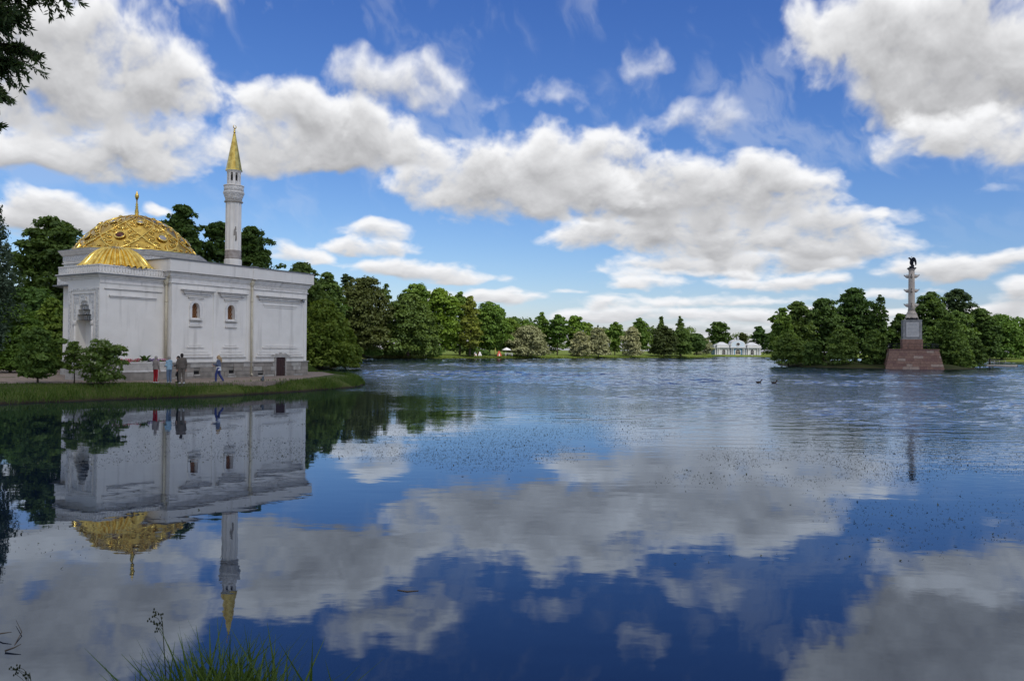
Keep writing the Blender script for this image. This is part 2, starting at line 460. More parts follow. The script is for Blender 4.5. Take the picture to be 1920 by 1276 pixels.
M['bark_pale'] = pbr('pale_bark', (.16,.14,.12), (.08,.07,.06), .95, scale=3, stretch=(3,3,.5), bump=.03, bscale=6)
M['granite_red'] = pbr('red_granite', (.25,.150,.115), (.17,.100,.078), .7, scale=2.4, bump=.01, bscale=9)
M['granite_pale'] = pbr('pale_granite', (.34,.265,.22), (.25,.185,.15), .7, scale=3, bump=.01, bscale=9)
M['granite_dark'] = pbr('dark_red_granite', (.19,.105,.088), (.14,.075,.062), .6, scale=3)
M['marble_grey'] = pbr('grey_marble', (.30,.30,.295), (.205,.205,.205), .5, scale=1.6)
M['marble_white'] = pbr('white_marble', (.50,.50,.49), (.40,.40,.40), .5, scale=2)
M['marble_rose'] = pbr('rose_grey_marble', (.52,.455,.385), (.40,.35,.30), .55, scale=1.3, bump=.004)
M['bronze'] = pbr('dark_bronze', (.022,.024,.032), (.012,.014,.018), .42, .6, scale=5, bump=.01)
M['pav_white'] = pbr('pavilion_white', (.60,.60,.59), (.52,.52,.51), .8, scale=.8)
M['pav_blue'] = pbr('pavilion_blue', (.17,.30,.43), (.14,.26,.38), .8, scale=.8)
M['pav_roof'] = pbr('pavilion_roof', (.50,.52,.55), (.42,.44,.47), .6, scale=.6)
M['glass_dark'] = pbr('dark_window_glass', (.03,.032,.036), (.02,.02,.024), .12, scale=2)
M['wood_grey'] = pbr('weathered_planks', (.30,.29,.28), (.20,.19,.18), .85, scale=3, stretch=(6,1,1))
M['steel'] = pbr('grey_rail', (.30,.31,.32), (.22,.23,.24), .45, .7)
M['path'] = pbr('gravel_path', (.30,.235,.19), (.19,.15,.125), .95, scale=1.4, bump=.02, bscale=40, coords='Object', stain=(24,(1,1,1),(.40,.35,.31),.56,.72))
def leaf(n, a, b, **k): M[n] = leaf_mat(n, a, b, **k)
leaf('leaf_dark', (0.051,0.098,0.022), (0.117,0.190,0.040))
leaf('leaf_mid', (0.093,0.169,0.029), (0.204,0.306,0.049))
leaf('leaf_bright', (0.110,0.202,0.023), (0.220,0.321,0.039))
leaf('leaf_olive', (.058,.078,.020), (.100,.122,.034))
leaf('leaf_gold', (.15,.18,.03), (.28,.31,.05))
leaf('leaf_silver', (.20,.215,.105), (.36,.37,.20), trans=.2)
leaf('leaf_willow', (0.139,0.205,0.028), (0.291,0.348,0.050))
leaf('leaf_pine', (0.032,0.062,0.025), (0.068,0.108,0.039))
leaf('leaf_blue', (.055,.090,.055), (.100,.140,.085), trans=.25)
leaf('leaf_shrub', (0.077,0.142,0.032), (0.167,0.259,0.053))
leaf('leaf_pale', (0.154,0.187,0.090), (0.363,0.395,0.234), trans=.25)
leaf('blade', (.050,.105,.016), (.110,.170,.028), trans=.4)
leaf('blade_lit', (.10,.17,.022), (.19,.25,.04), trans=.4)
leaf('sedge', (.030,.066,.012), (.070,.118,.022), trans=.35)
leaf('reed', (.085,.115,.030), (.15,.17,.05), trans=.3)
leaf('weed', (.020,.026,.014), (.045,.050,.024), trans=.1)

def quad_mesh(name, V, F, smooth=False, tint=None):
    me = bpy.data.meshes.new(name); n = len(F); k = F.shape[1]
    me.vertices.add(len(V)); me.vertices.foreach_set('co', np.asarray(V,np.float32).ravel())
    me.loops.add(n*k); me.loops.foreach_set('vertex_index', np.asarray(F,np.int32).ravel())
    me.polygons.add(n); me.polygons.foreach_set('loop_start', np.arange(0,n*k,k,dtype=np.int32)); me.polygons.foreach_set('loop_total', np.full(n,k,np.int32))
    if smooth: me.polygons.foreach_set('use_smooth', np.ones(n,bool))
    if tint is not None:
        a = me.attributes.new('tint','FLOAT','FACE'); a.data.foreach_set('value', np.asarray(tint,np.float32))
    me.update(calc_edges=True); return me

# ------------------------------------------------------------------ water
def water_mat():
    m, nt = mat('pond_water'); L = nt.links.new
    o = nd(nt,'ShaderNodeOutputMaterial')
    g = nd(nt,'ShaderNodeBsdfGlossy'); g.inputs['Roughness'].default_value = .015; g.inputs['Color'].default_value = (.76,.86,1,1)
    d = nd(nt,'ShaderNodeBsdfDiffuse'); d.inputs[0].default_value = (.004,.009,.022,1)
    fr = nd(nt,'ShaderNodeFresnel'); fr.inputs[0].default_value = 1.72
    mx = nd(nt,'ShaderNodeMixShader'); L(fr.outputs[0], mx.inputs[0]); L(d.outputs[0], mx.inputs[1]); L(g.outputs[0], mx.inputs[2]); L(mx.outputs[0], o.inputs[0])
    geo = nd(nt,'ShaderNodeNewGeometry'); sp = nd(nt,'ShaderNodeSeparateXYZ'); L(geo.outputs['Position'], sp.inputs[0])
    def mth(op, a, b=None, c=None, clamp=False):
        n = nd(nt,'ShaderNodeMath', operation=op, use_clamp=clamp)
        for i, v in enumerate((a, b, c)):
            if v is None: continue
            if isinstance(v,(int,float)): n.inputs[i].default_value = v
            else: L(v, n.inputs[i])
        return n.outputs[0]
    def noise(sx, sy, scale, detail, rot=0, dist=0.0):
        mp = nd(nt,'ShaderNodeMapping'); mp.inputs['Scale'].default_value = (sx, sy, 1); mp.inputs['Rotation'].default_value = (0,0,rot)
        L(geo.outputs['Position'], mp.inputs[0])
        n = nd(nt,'ShaderNodeTexNoise'); n.inputs['Scale'].default_value = scale; n.inputs['Detail'].default_value = detail; n.inputs['Distortion'].default_value = dist
        L(mp.outputs[0], n.inputs['Vector']); return n.outputs[0]
    def sm(x, a, b):
        n = nd(nt,'ShaderNodeMapRange', interpolation_type='SMOOTHSTEP'); L(x, n.inputs[0]); n.inputs[1].default_value = a; n.inputs[2].default_value = b
        return n.outputs[0]
    # the breeze ruffles the open pond beyond a slanting line; the sheltered bay in front of the bath house stays flat
    line = mth('DIVIDE', mth('SUBTRACT', mth('ADD', sp.outputs[1], mth('MULTIPLY', sp.outputs[0], 1.32)), 45.5), 1.66)
    patch = mth('MULTIPLY', mth('SUBTRACT', noise(.05,.12,1,3), .5), 16)
    s = mth('ADD', line, patch)
    wind = mth('POWER', sm(s, -17, 18), 1.5)
    fringe = mth('MULTIPLY', sm(s, -9, 0), mth('SUBTRACT', 1.0, sm(s, 2, 14)))
    rough = mth('MULTIPLY', mth('ADD', mth('MULTIPLY', noise(1.8,3.0,1,3,-.1,.4), .06), mth('MULTIPLY', noise(5,7,1,2,.2), .016)), wind)
    # long even wavelets at the edge of the ruffled water
    wv = nd(nt,'ShaderNodeTexWave', wave_type='BANDS', bands_direction='Y', wave_profile='SIN'); wv.inputs['Scale'].default_value = .30; wv.inputs['Distortion'].default_value = 2.2; wv.inputs['Detail'].default_value = 1.5; wv.inputs['Detail Scale'].default_value = .35
    mpw = nd(nt,'ShaderNodeMapping'); mpw.inputs['Rotation'].default_value = (0,0,.05); L(geo.outputs['Position'], mpw.inputs[0]); L(mpw.outputs[0], wv.inputs['Vector'])
    wl_ = mth('MULTIPLY', mth('MULTIPLY', wv.outputs['Fac'], .011), mth('MULTIPLY', fringe, sm(noise(.07,.11,1,2,.4), .40, .62)))
    calm = mth('ADD', mth('MULTIPLY', noise(.5,.8,1,2), .0035), mth('MULTIPLY', noise(2.2,3.2,1,2), .0007))
    H = mth('ADD', mth('ADD', rough, wl_), calm)
    b = nd(nt,'ShaderNodeBump'); b.inputs['Strength'].default_value = 1; b.inputs['Distance'].default_value = 1; L(H, b.inputs['Height'])
    for t in (g, d): L(b.outputs[0], t.inputs['Normal'])
    L(b.outputs[0], fr.inputs['Normal'])
    return m
M['water'] = water_mat()
def pond():
    """one sheet: flat in the lee, real wavelets where the breeze reaches"""
    ys=[24.0]
    while ys[-1] < 440: ys.append(ys[-1]+max(.28,.0024*ys[-1]))
    ys=np.array(ys); ss_=np.linspace(-.80,.80,320); Y,S=np.meshgrid(ys,ss_,indexing='ij'); X=S*Y
    f=lambda a: a.astype(np.float32)
    line=(Y+1.32*X-45.5)/1.66+(fbm(f(X*.05+11),f(Y*.12+4),3)-.5)*16
    wind=sstep(-9,30,line)*(.45+.75*sstep(.35,.62,fbm(f(X*.018+30),f(Y*.05+60),4)))
    wind*=sstep(.80,.72,np.abs(S))*sstep(440,400,Y)*sstep(24,26,Y)
    r=np.random.RandomState(12); Z=np.zeros_like(X)
    for i in range(30):
        L_=np.exp(r.uniform(np.log(.8),np.log(2.3))); a=np.pi/2+r.normal()*.42+.12; k=2*np.pi/L_
        Z+=.0047*L_**.9*np.sin(k*(X*np.cos(a)+Y*np.sin(a))+r.uniform(0,6.28))
    Z=Z*wind*(.55+.9*fbm(f(X*.16+3),f(Y*.3+9),3))
    ny,nx=X.shape; V=np.stack([X,Y,Z],-1).reshape(-1,3); j,i=np.meshgrid(np.arange(ny-1),np.arange(nx-1),indexing='ij'); j=j.ravel();i=i.ravel()
    F=np.stack([j*nx+i,j*nx+i+1,(j+1)*nx+i+1,(j+1)*nx+i],1)
    n0=len(V); y0,y1=ys[0],ys[-1]; a0,a1=.8*y0,.8*y1
    V=np.concatenate([V,np.array([(-1200,-60,0),(1200,-60,0),(1200,y0,0),(a0,y0,0),(-a0,y0,0),(-1200,y0,0),(1200,y1,0),(a1,y1,0),(-a1,y1,0),(-1200,y1,0),(1200,900,0),(-1200,900,0)],float)])
    F=np.concatenate([F,n0+np.array([(0,1,2,5),(3,2,6,7),(5,4,8,9),(9,6,10,11)])])
    return quad_mesh('water',V,F,smooth=True)
tag(link('water',pond(),M['water']),kind='structure')

# ------------------------------------------------------------------ land
def grass_mat(name, a, b, c):
    m, nt = mat(name); L = nt.links.new
    o = nd(nt,'ShaderNodeOutputMaterial'); p = nd(nt,'ShaderNodeBsdfPrincipled'); L(p.outputs[0], o.inputs[0])
    p.inputs['Roughness'].default_value = .95; p.inputs['Specular IOR Level'].default_value = .15
    geo = nd(nt,'ShaderNodeNewGeometry')
    n1 = nd(nt,'ShaderNodeTexNoise'); n1.inputs['Scale'].default_value = .35; n1.inputs['Detail'].default_value = 8; L(geo.outputs['Position'], n1.inputs['Vector'])
    n2 = nd(nt,'ShaderNodeTexNoise'); n2.inputs['Scale'].default_value = 5; n2.inputs['Detail'].default_value = 6; L(geo.outputs['Position'], n2.inputs['Vector'])
    cr = nd(nt,'ShaderNodeValToRGB'); L(n1.outputs[0], cr.inputs[0])
    cr.color_ramp.elements[0].position = .35; cr.color_ramp.elements[0].color = (*a,1); cr.color_ramp.elements[1].position = .65; cr.color_ramp.elements[1].color = (*b,1)
    mr = nd(nt,'ShaderNodeMapRange'); mr.inputs[1].default_value = .5; mr.inputs[2].default_value = .75; L(n2.outputs[0], mr.inputs[0])
    mx = nd(nt,'ShaderNodeMix', data_type='RGBA'); L(mr.outputs[0], mx.inputs[0]); L(cr.outputs[0], mx.inputs[6]); mx.inputs[7].default_value = (*c,1)
    sz = nd(nt,'ShaderNodeSeparateXYZ'); L(geo.outputs['Position'], sz.inputs[0])
    mz = nd(nt,'ShaderNodeMath', operation='MULTIPLY_ADD'); L(n2.outputs[0], mz.inputs[0]); mz.inputs[1].default_value = -.28; L(sz.outputs[2], mz.inputs[2])
    mm = nd(nt,'ShaderNodeMapRange'); L(mz.outputs[0], mm.inputs[0]); mm.inputs[1].default_value = -.10; mm.inputs[2].default_value = .05
    mud = nd(nt,'ShaderNodeMix', data_type='RGBA'); L(mm.outputs[0], mud.inputs[0]); mud.inputs[6].default_value = (.035,.028,.018,1); L(mx.outputs[2], mud.inputs[7])      # bare wet mud at the waterline
    L(mud.outputs[2], p.inputs['Base Color'])
    bp = nd(nt,'ShaderNodeBump'); bp.inputs['Distance'].default_value = .06; L(n2.outputs[0], bp.inputs['Height']); L(bp.outputs[0], p.inputs['Normal'])
    return m
M['turf'] = grass_mat('bank_turf', (.050,.068,.015), (.086,.115,.025), (.12,.13,.045))
M['lawn'] = grass_mat('park_lawn', (.10,.145,.022), (.145,.195,.030), (.14,.145,.045))
M['soil'] = grass_mat('wood_floor', (.030,.040,.014), (.050,.060,.018), (.05,.045,.028))

def poly_dist(P, Q):
    """signed distance (inside > 0) of points P to polygon Q"""
    Q = np.asarray(Q, float); d = np.full(len(P), 1e9); ins = np.zeros(len(P), bool)
    for i in range(len(Q)):
        a, b = Q[i], Q[(i+1) % len(Q)]; e = b - a; wv = P - a
        t = np.clip((wv @ e)/(e @ e), 0, 1); q = wv - t[:,None]*e
        d = np.minimum(d, np.hypot(q[:,0], q[:,1]))
        c1 = (a[1] <= P[:,1]) & (b[1] > P[:,1]); c2 = (b[1] <= P[:,1]) & (a[1] > P[:,1])
        cr = e[0]*wv[:,1] - e[1]*wv[:,0]
        ins ^= (c1 & (cr > 0)) | (c2 & (cr < 0))
    return np.where(ins, d, -d)
def terrain(name, poly, step, m, rise, zmax, rough=.03, ragged=.35):
    poly = np.asarray(poly, float); x0,y0 = poly.min(0)-3*step; x1,y1 = poly.max(0)+3*step
    xs = np.arange(x0,x1,step); ys = np.arange(y0,y1,step); X,Y = np.meshgrid(xs,ys)
    P = np.stack([X.ravel(),Y.ravel()],1)
    d = poly_dist(P, poly) + (fbm((X.ravel()*.9).astype(np.float32)+50,(Y.ravel()*.9).astype(np.float32)+90,4)-.5)*ragged*2
    r = rise(P) if callable(rise) else rise
    zz = zmax(P) if callable(zmax) else zmax
    t = np.clip(d/r,-1,1); z = np.where(t>0, zz*(1-(1-np.clip(t,0,1))**1.3), t*1.2)
    z = z + np.where(d>0, (fbm((X.ravel()*.5).astype(np.float32),(Y.ravel()*.5).astype(np.float32),4)-.5)*rough*2*np.clip(d/r,0,1), 0)
    nx,ny = len(xs),len(ys); keep = (d > -2.2*step-.6).reshape(ny,nx)
    f = keep[:-1,:-1]&keep[1:,:-1]&keep[:-1,1:]&keep[1:,1:]; j,i = np.nonzero(f)
    F = np.stack([j*nx+i, j*nx+i+1, (j+1)*nx+i+1, (j+1)*nx+i],1)
    used = np.unique(F); mp = np.full(nx*ny,-1); mp[used] = np.arange(len(used))
    me = quad_mesh(name, np.stack([P[used,0],P[used,1],z[used]],1), mp[F], smooth=True)
    return tag(link(name, me, m), kind='structure')
SHORE = [(-120,5),(-60,20),(-34,33),(-24.9,39.5),(-22.95,42.5),(-20.8,44.4),(-18.9,46.2),(-16.7,48.6),(-14.6,52.4),(-12.9,56.0),(-11.6,60.5),(-11.8,64.5),(-13.4,68.5),(-16.5,73),(-21,80),(-25,92),(-25.5,104),(-25.0,113),(-27,124),(-31,147),(-35,175),(-40,213)]
LAND_W = SHORE + [(-40,233),(-90,260),(-200,260),(-200,5)]
def rise_w(P):
    k = np.clip((P[:,0]+24)/7,0,1); near = P[:,1]<80
    return np.where(near, 4.6*(1-k)+1.1*k, 3.0)
def top_w(P): return .72 + np.clip((P[:,1]-85)/60,0,1)*.4
terrain('left_bank_ground', LAND_W, 1.0, M['turf'], rise_w, top_w, rough=.06, ragged=.6)
LAND_N = [(-60,206),(-40,212),(-39.5,226),(-30,232),(-17.7,241),(0,262),(14,272),(26,281),(50,309),(77,338),(88,350),(97,394),(112,420),(133,424),(150,400),(165,330),(163,285),(168,268),(180,262),(230,255),(330,235),(330,700),(-300,700),(-300,206)]
def top_n(P): return 1.0 + 0*P[:,0]
terrain('far_bank_ground', LAND_N, 3.0, M['lawn'], 7.0, top_n, rough=.1, ragged=1.0)
LAND_I = [(55.4,166),(55,158),(55.6,151),(59.5,145),(66,140),(78,139),(85,146.5),(92.5,160),(98,171),(99,180),(92,196),(78,203),(68,200),(60,182)]
terrain('island_ground', LAND_I, 1.5, M['soil'], 4.0, .8, ragged=.6)
terrain('near_bank_ground', [(-30,-30),(-12,4.2),(-5,5.4),(-1.4,5.6),(0.5,4.6),(6,3.0),(20,-2),(30,-30)], .5, M['turf'], 1.6, .55, rough=.05, ragged=.25)
LAND_F = [(-2500,640),(2500,640),(2500,2600),(-2500,2600)]
tag(link('distant_ground', MB().add([(-3000,600,.9),(3000,600,.9),(3000,4000,.9),(-3000,4000,.9)],[(0,1,2,3)]).mesh('distant_ground'), M['lawn']), kind='structure')
# gravel path along the foot of the bath house
PATH = [(-60,47)] + [tuple(at(px,D)[:2]) for px,D in ((0,45.3),(60,46.3),(150,47.0),(260,48.6),(330,47.6),(420,49.0),(500,51.2),(560,55.3),(590,60.0))] + [(-14.6,66),(-17,72),(-26,74),(-60,70)]
tag(MB().prism(PATH, .40, .745).build('gravel_path', M['path']), kind='structure')

# ------------------------------------------------------------------ trees
def leaf_cloud(C, N, size, tint, rs):
    """one rhombic leaf spray per point: V, F, tint"""
    n = len(C); T = rs.normal(size=(n,3)); T -= N*(T*N).sum(1)[:,None]; T /= np.linalg.norm(T,axis=1)[:,None]+1e-9
    B = np.cross(N,T); s = (size*rs.uniform(.6,1.35,n))[:,None]
    V = np.stack([C+T*s, C+B*s*.55+N*s*.16, C-T*s, C-B*s*.55+N*s*.16],1).reshape(-1,3)
    return V, np.arange(4*n).reshape(n,4), tint
PROFILE = {   # half-width (0..1) against height in crown (0 foot .. 1 top)
 'broad':  ([0,.08,.25,.5,.72,.88,1],[.45,.72,.95,1,.82,.52,.08]),
 'tall':   ([0,.1,.3,.55,.8,.93,1],[.5,.75,1,.95,.68,.36,.06]),
 'dome':   ([0,.1,.3,.55,.8,.93,1],[.80,.95,1,.93,.70,.42,.10]),
 'willow': ([0,.06,.3,.55,.8,.93,1],[.92,1,.98,.86,.62,.36,.08]),
 'cone':   ([0,.1,.3,.6,.85,1],[.75,1,.82,.5,.22,.03]),
 'pine':   ([0,.15,.4,.7,.9,1],[.25,.7,1,.92,.6,.15]),
 'gold':   ([0,.1,.3,.5,.75,.9,1],[.55,.8,1,.85,.5,.25,.05]),
}
def crown(h0, h1, w, kind, nclump, nleaf, leafsize, rs, depth=None, gap=.0, flat=.85, droop=0.0):
    nclump=int(nclump*1.7); nleaf=int(nleaf*1.42); leafsize=leafsize*.90
    """clumps of leaves on the ends of the limbs, through the volume of the crown; returns clumps too"""
    xs, ys = PROFILE[kind]; H = h1-h0; depth = depth or w
    out=[]; 
    while len(out) < nclump:
        t = rs.beta(1.15,1.0) if kind!='cone' else rs.beta(1,1.5)
        prof = np.interp(t,xs,ys); a = rs.uniform(0,2*np.pi); q = rs.uniform(.0,1)**.42
        lump = 1+.16*np.sin(3*a+7*t+w)+.10*np.sin(5*a-9*t)
        r = prof*q*lump*.92
        rad = (.080+.085*rs.rand())*(w if kind!='cone' else w*.8)*(.55+.45*prof)
        z = h0+t*H
        if rs.rand()<.26: r*=1.10; rad*=.45
        if z+rad*.6 > h1: z = h1-rad*.6*rs.uniform(.7,1.3)
        out.append((r*np.cos(a)*w/2, r*np.sin(a)*depth/2, max(z,h0+rad*.2), rad, q))
    cl = np.array(out)
    core=int(nleaf*.22); nleaf-=core
    wgt = cl[:,3]**2; wgt /= wgt.sum(); cnt = rs.multinomial(nleaf, wgt); idx = np.repeat(np.arange(nclump),cnt); n = len(idx)
    dv = rs.normal(size=(n,3)); dv /= np.linalg.norm(dv,axis=1)[:,None]
    dv[:,2] = np.where(dv[:,2]<-.25, -dv[:,2]*rs.rand(n), dv[:,2])
    rr = rs.uniform(.35,1.08,n)**.6
    strx = np.repeat(rs.uniform(.8,1.35,(nclump,1)),3,1); strx[:,2] = flat*rs.uniform(.75,1.2,nclump)
    C = cl[idx,:3] + dv*rr[:,None]*cl[idx,3][:,None]*strx[idx]
    if droop: C[:,2] -= droop*cl[idx,3]*rs.rand(n)**2*2
    C[:,2] = np.maximum(C[:,2], h0*.9+.05)
    N = dv*.7 + np.array([0,0,.55]) + rs.normal(size=(n,3))*.45; N /= np.linalg.norm(N,axis=1)[:,None]
    tint = np.clip(rs.uniform(0,1,nclump)[idx]*.55 + rs.uniform(0,.45,n),0,1)
    tc=rs.beta(1.2,1.1,core); pc=np.interp(tc,xs,ys); ac=rs.uniform(0,2*np.pi,core); qc=rs.uniform(0,1,core)**.5*.86      # leaves on the inner twigs
    C=np.concatenate([C,np.stack([pc*qc*np.cos(ac)*w/2,pc*qc*np.sin(ac)*depth/2,h0+tc*H*.95],1)]); N2=rs.normal(size=(core,3))+np.array([0,0,.4]); N2/=np.linalg.norm(N2,axis=1)[:,None]
    N=np.concatenate([N,N2]); tint=np.concatenate([tint,rs.uniform(0,.8,core)])
    V,F,tt = leaf_cloud(C,N,leafsize,tint,rs)
    return V,F,tt,cl
def trunk_mesh(h0, h1, w, cl, rs, r0=None, limbs=7, lean=.02):
    m = MB(); r0 = r0 or (.012*h1+.006*w); top = h0+(h1-h0)*.62
    pts=[];rad=[]
    ax,ay = rs.normal()*lean,rs.normal()*lean
    for i in range(7):
        t=i/6; z=top*t; pts.append((ax*z+rs.normal()*r0*.25*(t>0), ay*z+rs.normal()*r0*.25*(t>0), z-.15*(t==0))); rad.append(r0*(1.35 if i==0 else 1-.72*t))
    m.tube(pts,rad,8)
    for k in rs.permutation(len(cl))[:limbs]:
        c=cl[k]; z0=min(max(c[2]-.35*math.hypot(c[0],c[1])-.1*h1, .25*h0+.1*top), top*.97); p0=Vector((ax*z0,ay*z0,z0)); p1=Vector(c[:3])
        md=(p0+p1)/2+Vector((0,0,-.06*(p1-p0).length)); rr=r0*(1-.7*z0/top)*.55
        m.tube([p0,md,p1],[rr,rr*.65,rr*.2],5)
    return m
TREES = {}
def tree(name, label, cat, X, Y, z0, height, width, kind, leafm, seed, bare=.16, nleaf=6000, nclump=70, leaf=None, bark='bark', group=None, rot=None, depth=None, flat=.75, droop=0.0, limbs=9, lean=.02, part=('trunk','crown')):
    rs = np.random.RandomState(seed)
    o = empty(name,(X,Y,z0),0.0); tag(o,label,cat,group)
    V,F,tt,cl = crown(height*bare, height, width, kind, nclump, nleaf, leaf or max(.012*height,.05), rs, depth, flat=flat, droop=droop)
    if rot is not None:
        c,s=math.cos(rot),math.sin(rot); V=V@np.array([[c,s,0],[-s,c,0],[0,0,1]])
    trunk_mesh(height*bare,height,width,cl,rs,limbs=limbs,lean=lean).build(part[0],M[bark],o)
    link(part[1],quad_mesh(part[1],V,F,tint=tt),M[leafm],o)
    return o
def ptree(name, label, cat, px, D, z0, top, wpx, kind, leafm, **k):
    """px: bearing, D: depth, top: skyline read off the photograph, wpx: apparent width"""
    global TSEED; TSEED += 1
    h = zat(px, top, D)-z0; p = at(px, D)
    return tree(name, label, cat, p.x, D, z0, h, wpx/1500*D, kind, leafm, TSEED, **k)
TSEED = 100

T = 'tree'
# behind the bath house
for row in (
 ('broad dark tree rising behind the left side of the gilded dome', 95, 96, .8, 408, 165, 'broad','leaf_dark',dict(nleaf=13000,nclump=110,leaf=.34,bare=.1)),
 ('mid green leafy tree low between the pavilion and the left edge', 55, 78, .8, 540, 150, 'willow','leaf_shrub',dict(nleaf=9000,nclump=80,leaf=.26,bare=.05)),
 ('dark tree peaking between the dome finial and the minaret', 335, 100, .8, 384, 125, 'tall','leaf_dark',dict(nleaf=12000,nclump=90,leaf=.34)),
 ('dark round tree behind the minaret shaft', 410, 104, .8, 418, 110, 'broad','leaf_dark',dict(nleaf=10000,nclump=80,leaf=.34)),
 ('dark tree whose slope drops to the right of the minaret', 470, 106, .8, 428, 110, 'broad','leaf_dark',dict(nleaf=10000,nclump=80,leaf=.36)),
 ('dark tree behind the dome, left of its finial', 205, 104, .8, 440, 130, 'broad','leaf_dark',dict(nleaf=9000,nclump=80,leaf=.34)),
 ('dark tree standing over the right corner of the bath house roof', 565, 128, .9, 494, 105, 'broad','leaf_dark',dict(nleaf=10000,nclump=90,leaf=.38)),
 ('narrow dark tree just right of the bath house, behind the bright willow', 612, 150, .9, 512, 70, 'tall','leaf_dark',dict(nleaf=7000,nclump=60,leaf=.4)),
 ('sparse dark pine top showing above the round brownish tree', 648, 225, 1, 514, 34, 'pine','leaf_pine',dict(nleaf=1800,nclump=26,leaf=.42,bare=.5)),
):
    l,px,D,z0,top,wp,kd,lm,kw = row; ptree('tree',l,T,px,D,z0,top,wp,kd,lm,**kw)
ptree('willow_tree','yellow green willow leaning over the water beside the bath house',T,606,108,.4,563,104,'willow','leaf_willow',bare=.03,nleaf=15000,nclump=120,leaf=.28,droop=.5)
ptree('willow_tree','small yellow green willow clump at the waterline, right of the taller willow',T,648,112,.2,612,52,'willow','leaf_willow',bare=.02,nleaf=6000,nclump=60,leaf=.26,droop=.5)
# far left bank
for row in (
 ('large brownish green tree with a domed top on the far left bank', 682, 222, 1, 520, 112, 'dome','leaf_olive',dict(nleaf=13000,nclump=120,leaf=.46,bare=.06)),
 ('feathery thin tree poking up beside the brownish domed tree', 722, 232, 1, 532, 38, 'tall','leaf_dark',dict(nleaf=2200,nclump=30,leaf=.42)),
 ('dark wide tree in shade between the brownish tree and the lit green one', 765, 226, 1, 552, 96, 'dome','leaf_dark',dict(nleaf=11000,nclump=100,leaf=.46,bare=.05)),
 ('tall dark tree with a pointed yellowish top on the far left bank', 778, 246, 1, 533, 84, 'tall','leaf_mid',dict(nleaf=9000,nclump=90,leaf=.48)),
 ('dark shaded tree hanging low over the shore', 795, 234, .8, 580, 64, 'willow','leaf_dark',dict(nleaf=7000,nclump=70,leaf=.42,bare=.02)),
 ('fresh green sunlit tree on the far left bank', 826, 250, 1, 541, 78, 'dome','leaf_bright',dict(nleaf=11000,nclump=100,leaf=.48,bare=.08)),
 ('round dark crown behind the sunlit green and golden trees', 862, 266, 1, 547, 48, 'broad','leaf_mid',dict(nleaf=5000,nclump=50,leaf=.5)),
 ('dark green dense tree sloping down right of the golden tree', 918, 262, 1, 566, 76, 'broad','leaf_mid',dict(nleaf=10000,nclump=100,leaf=.5,bare=.1)),
 ('mid green tree at the foot of the slope behind the silver willow', 952, 272, 1, 597, 56, 'broad','leaf_mid',dict(nleaf=5000,nclump=60,leaf=.5)),
):
    l,px,D,z0,top,wp,kd,lm,kw = row; ptree('tree',l,T,px,D,z0,top,wp,kd,lm,**kw)
ptree('golden_tree','yellow golden tree standing out among the green ones',T,881,248,1,556,50,'gold','leaf_gold',nleaf=6000,nclump=70,leaf=.46,bare=.12)
for row in (('low dark bush under the shaded trees of the far left bank',700,222,.9,651,44),('wide dark bush left of the reeds',738,228,.9,650,52),('rounded green bush under the golden tree',886,252,1,651,26),('small green bush beside the white tents',908,254,1,656,20),('dark green bush at the water under the sunlit tree',815,240,.7,648,34)):
    l,px,D,z0,top,wp = row; ptree('bush',l,'bush',px,D,z0,top,wp,'dome','leaf_shrub',nleaf=1800,nclump=30,leaf=.34,bare=.03,part=('stem','foliage'))
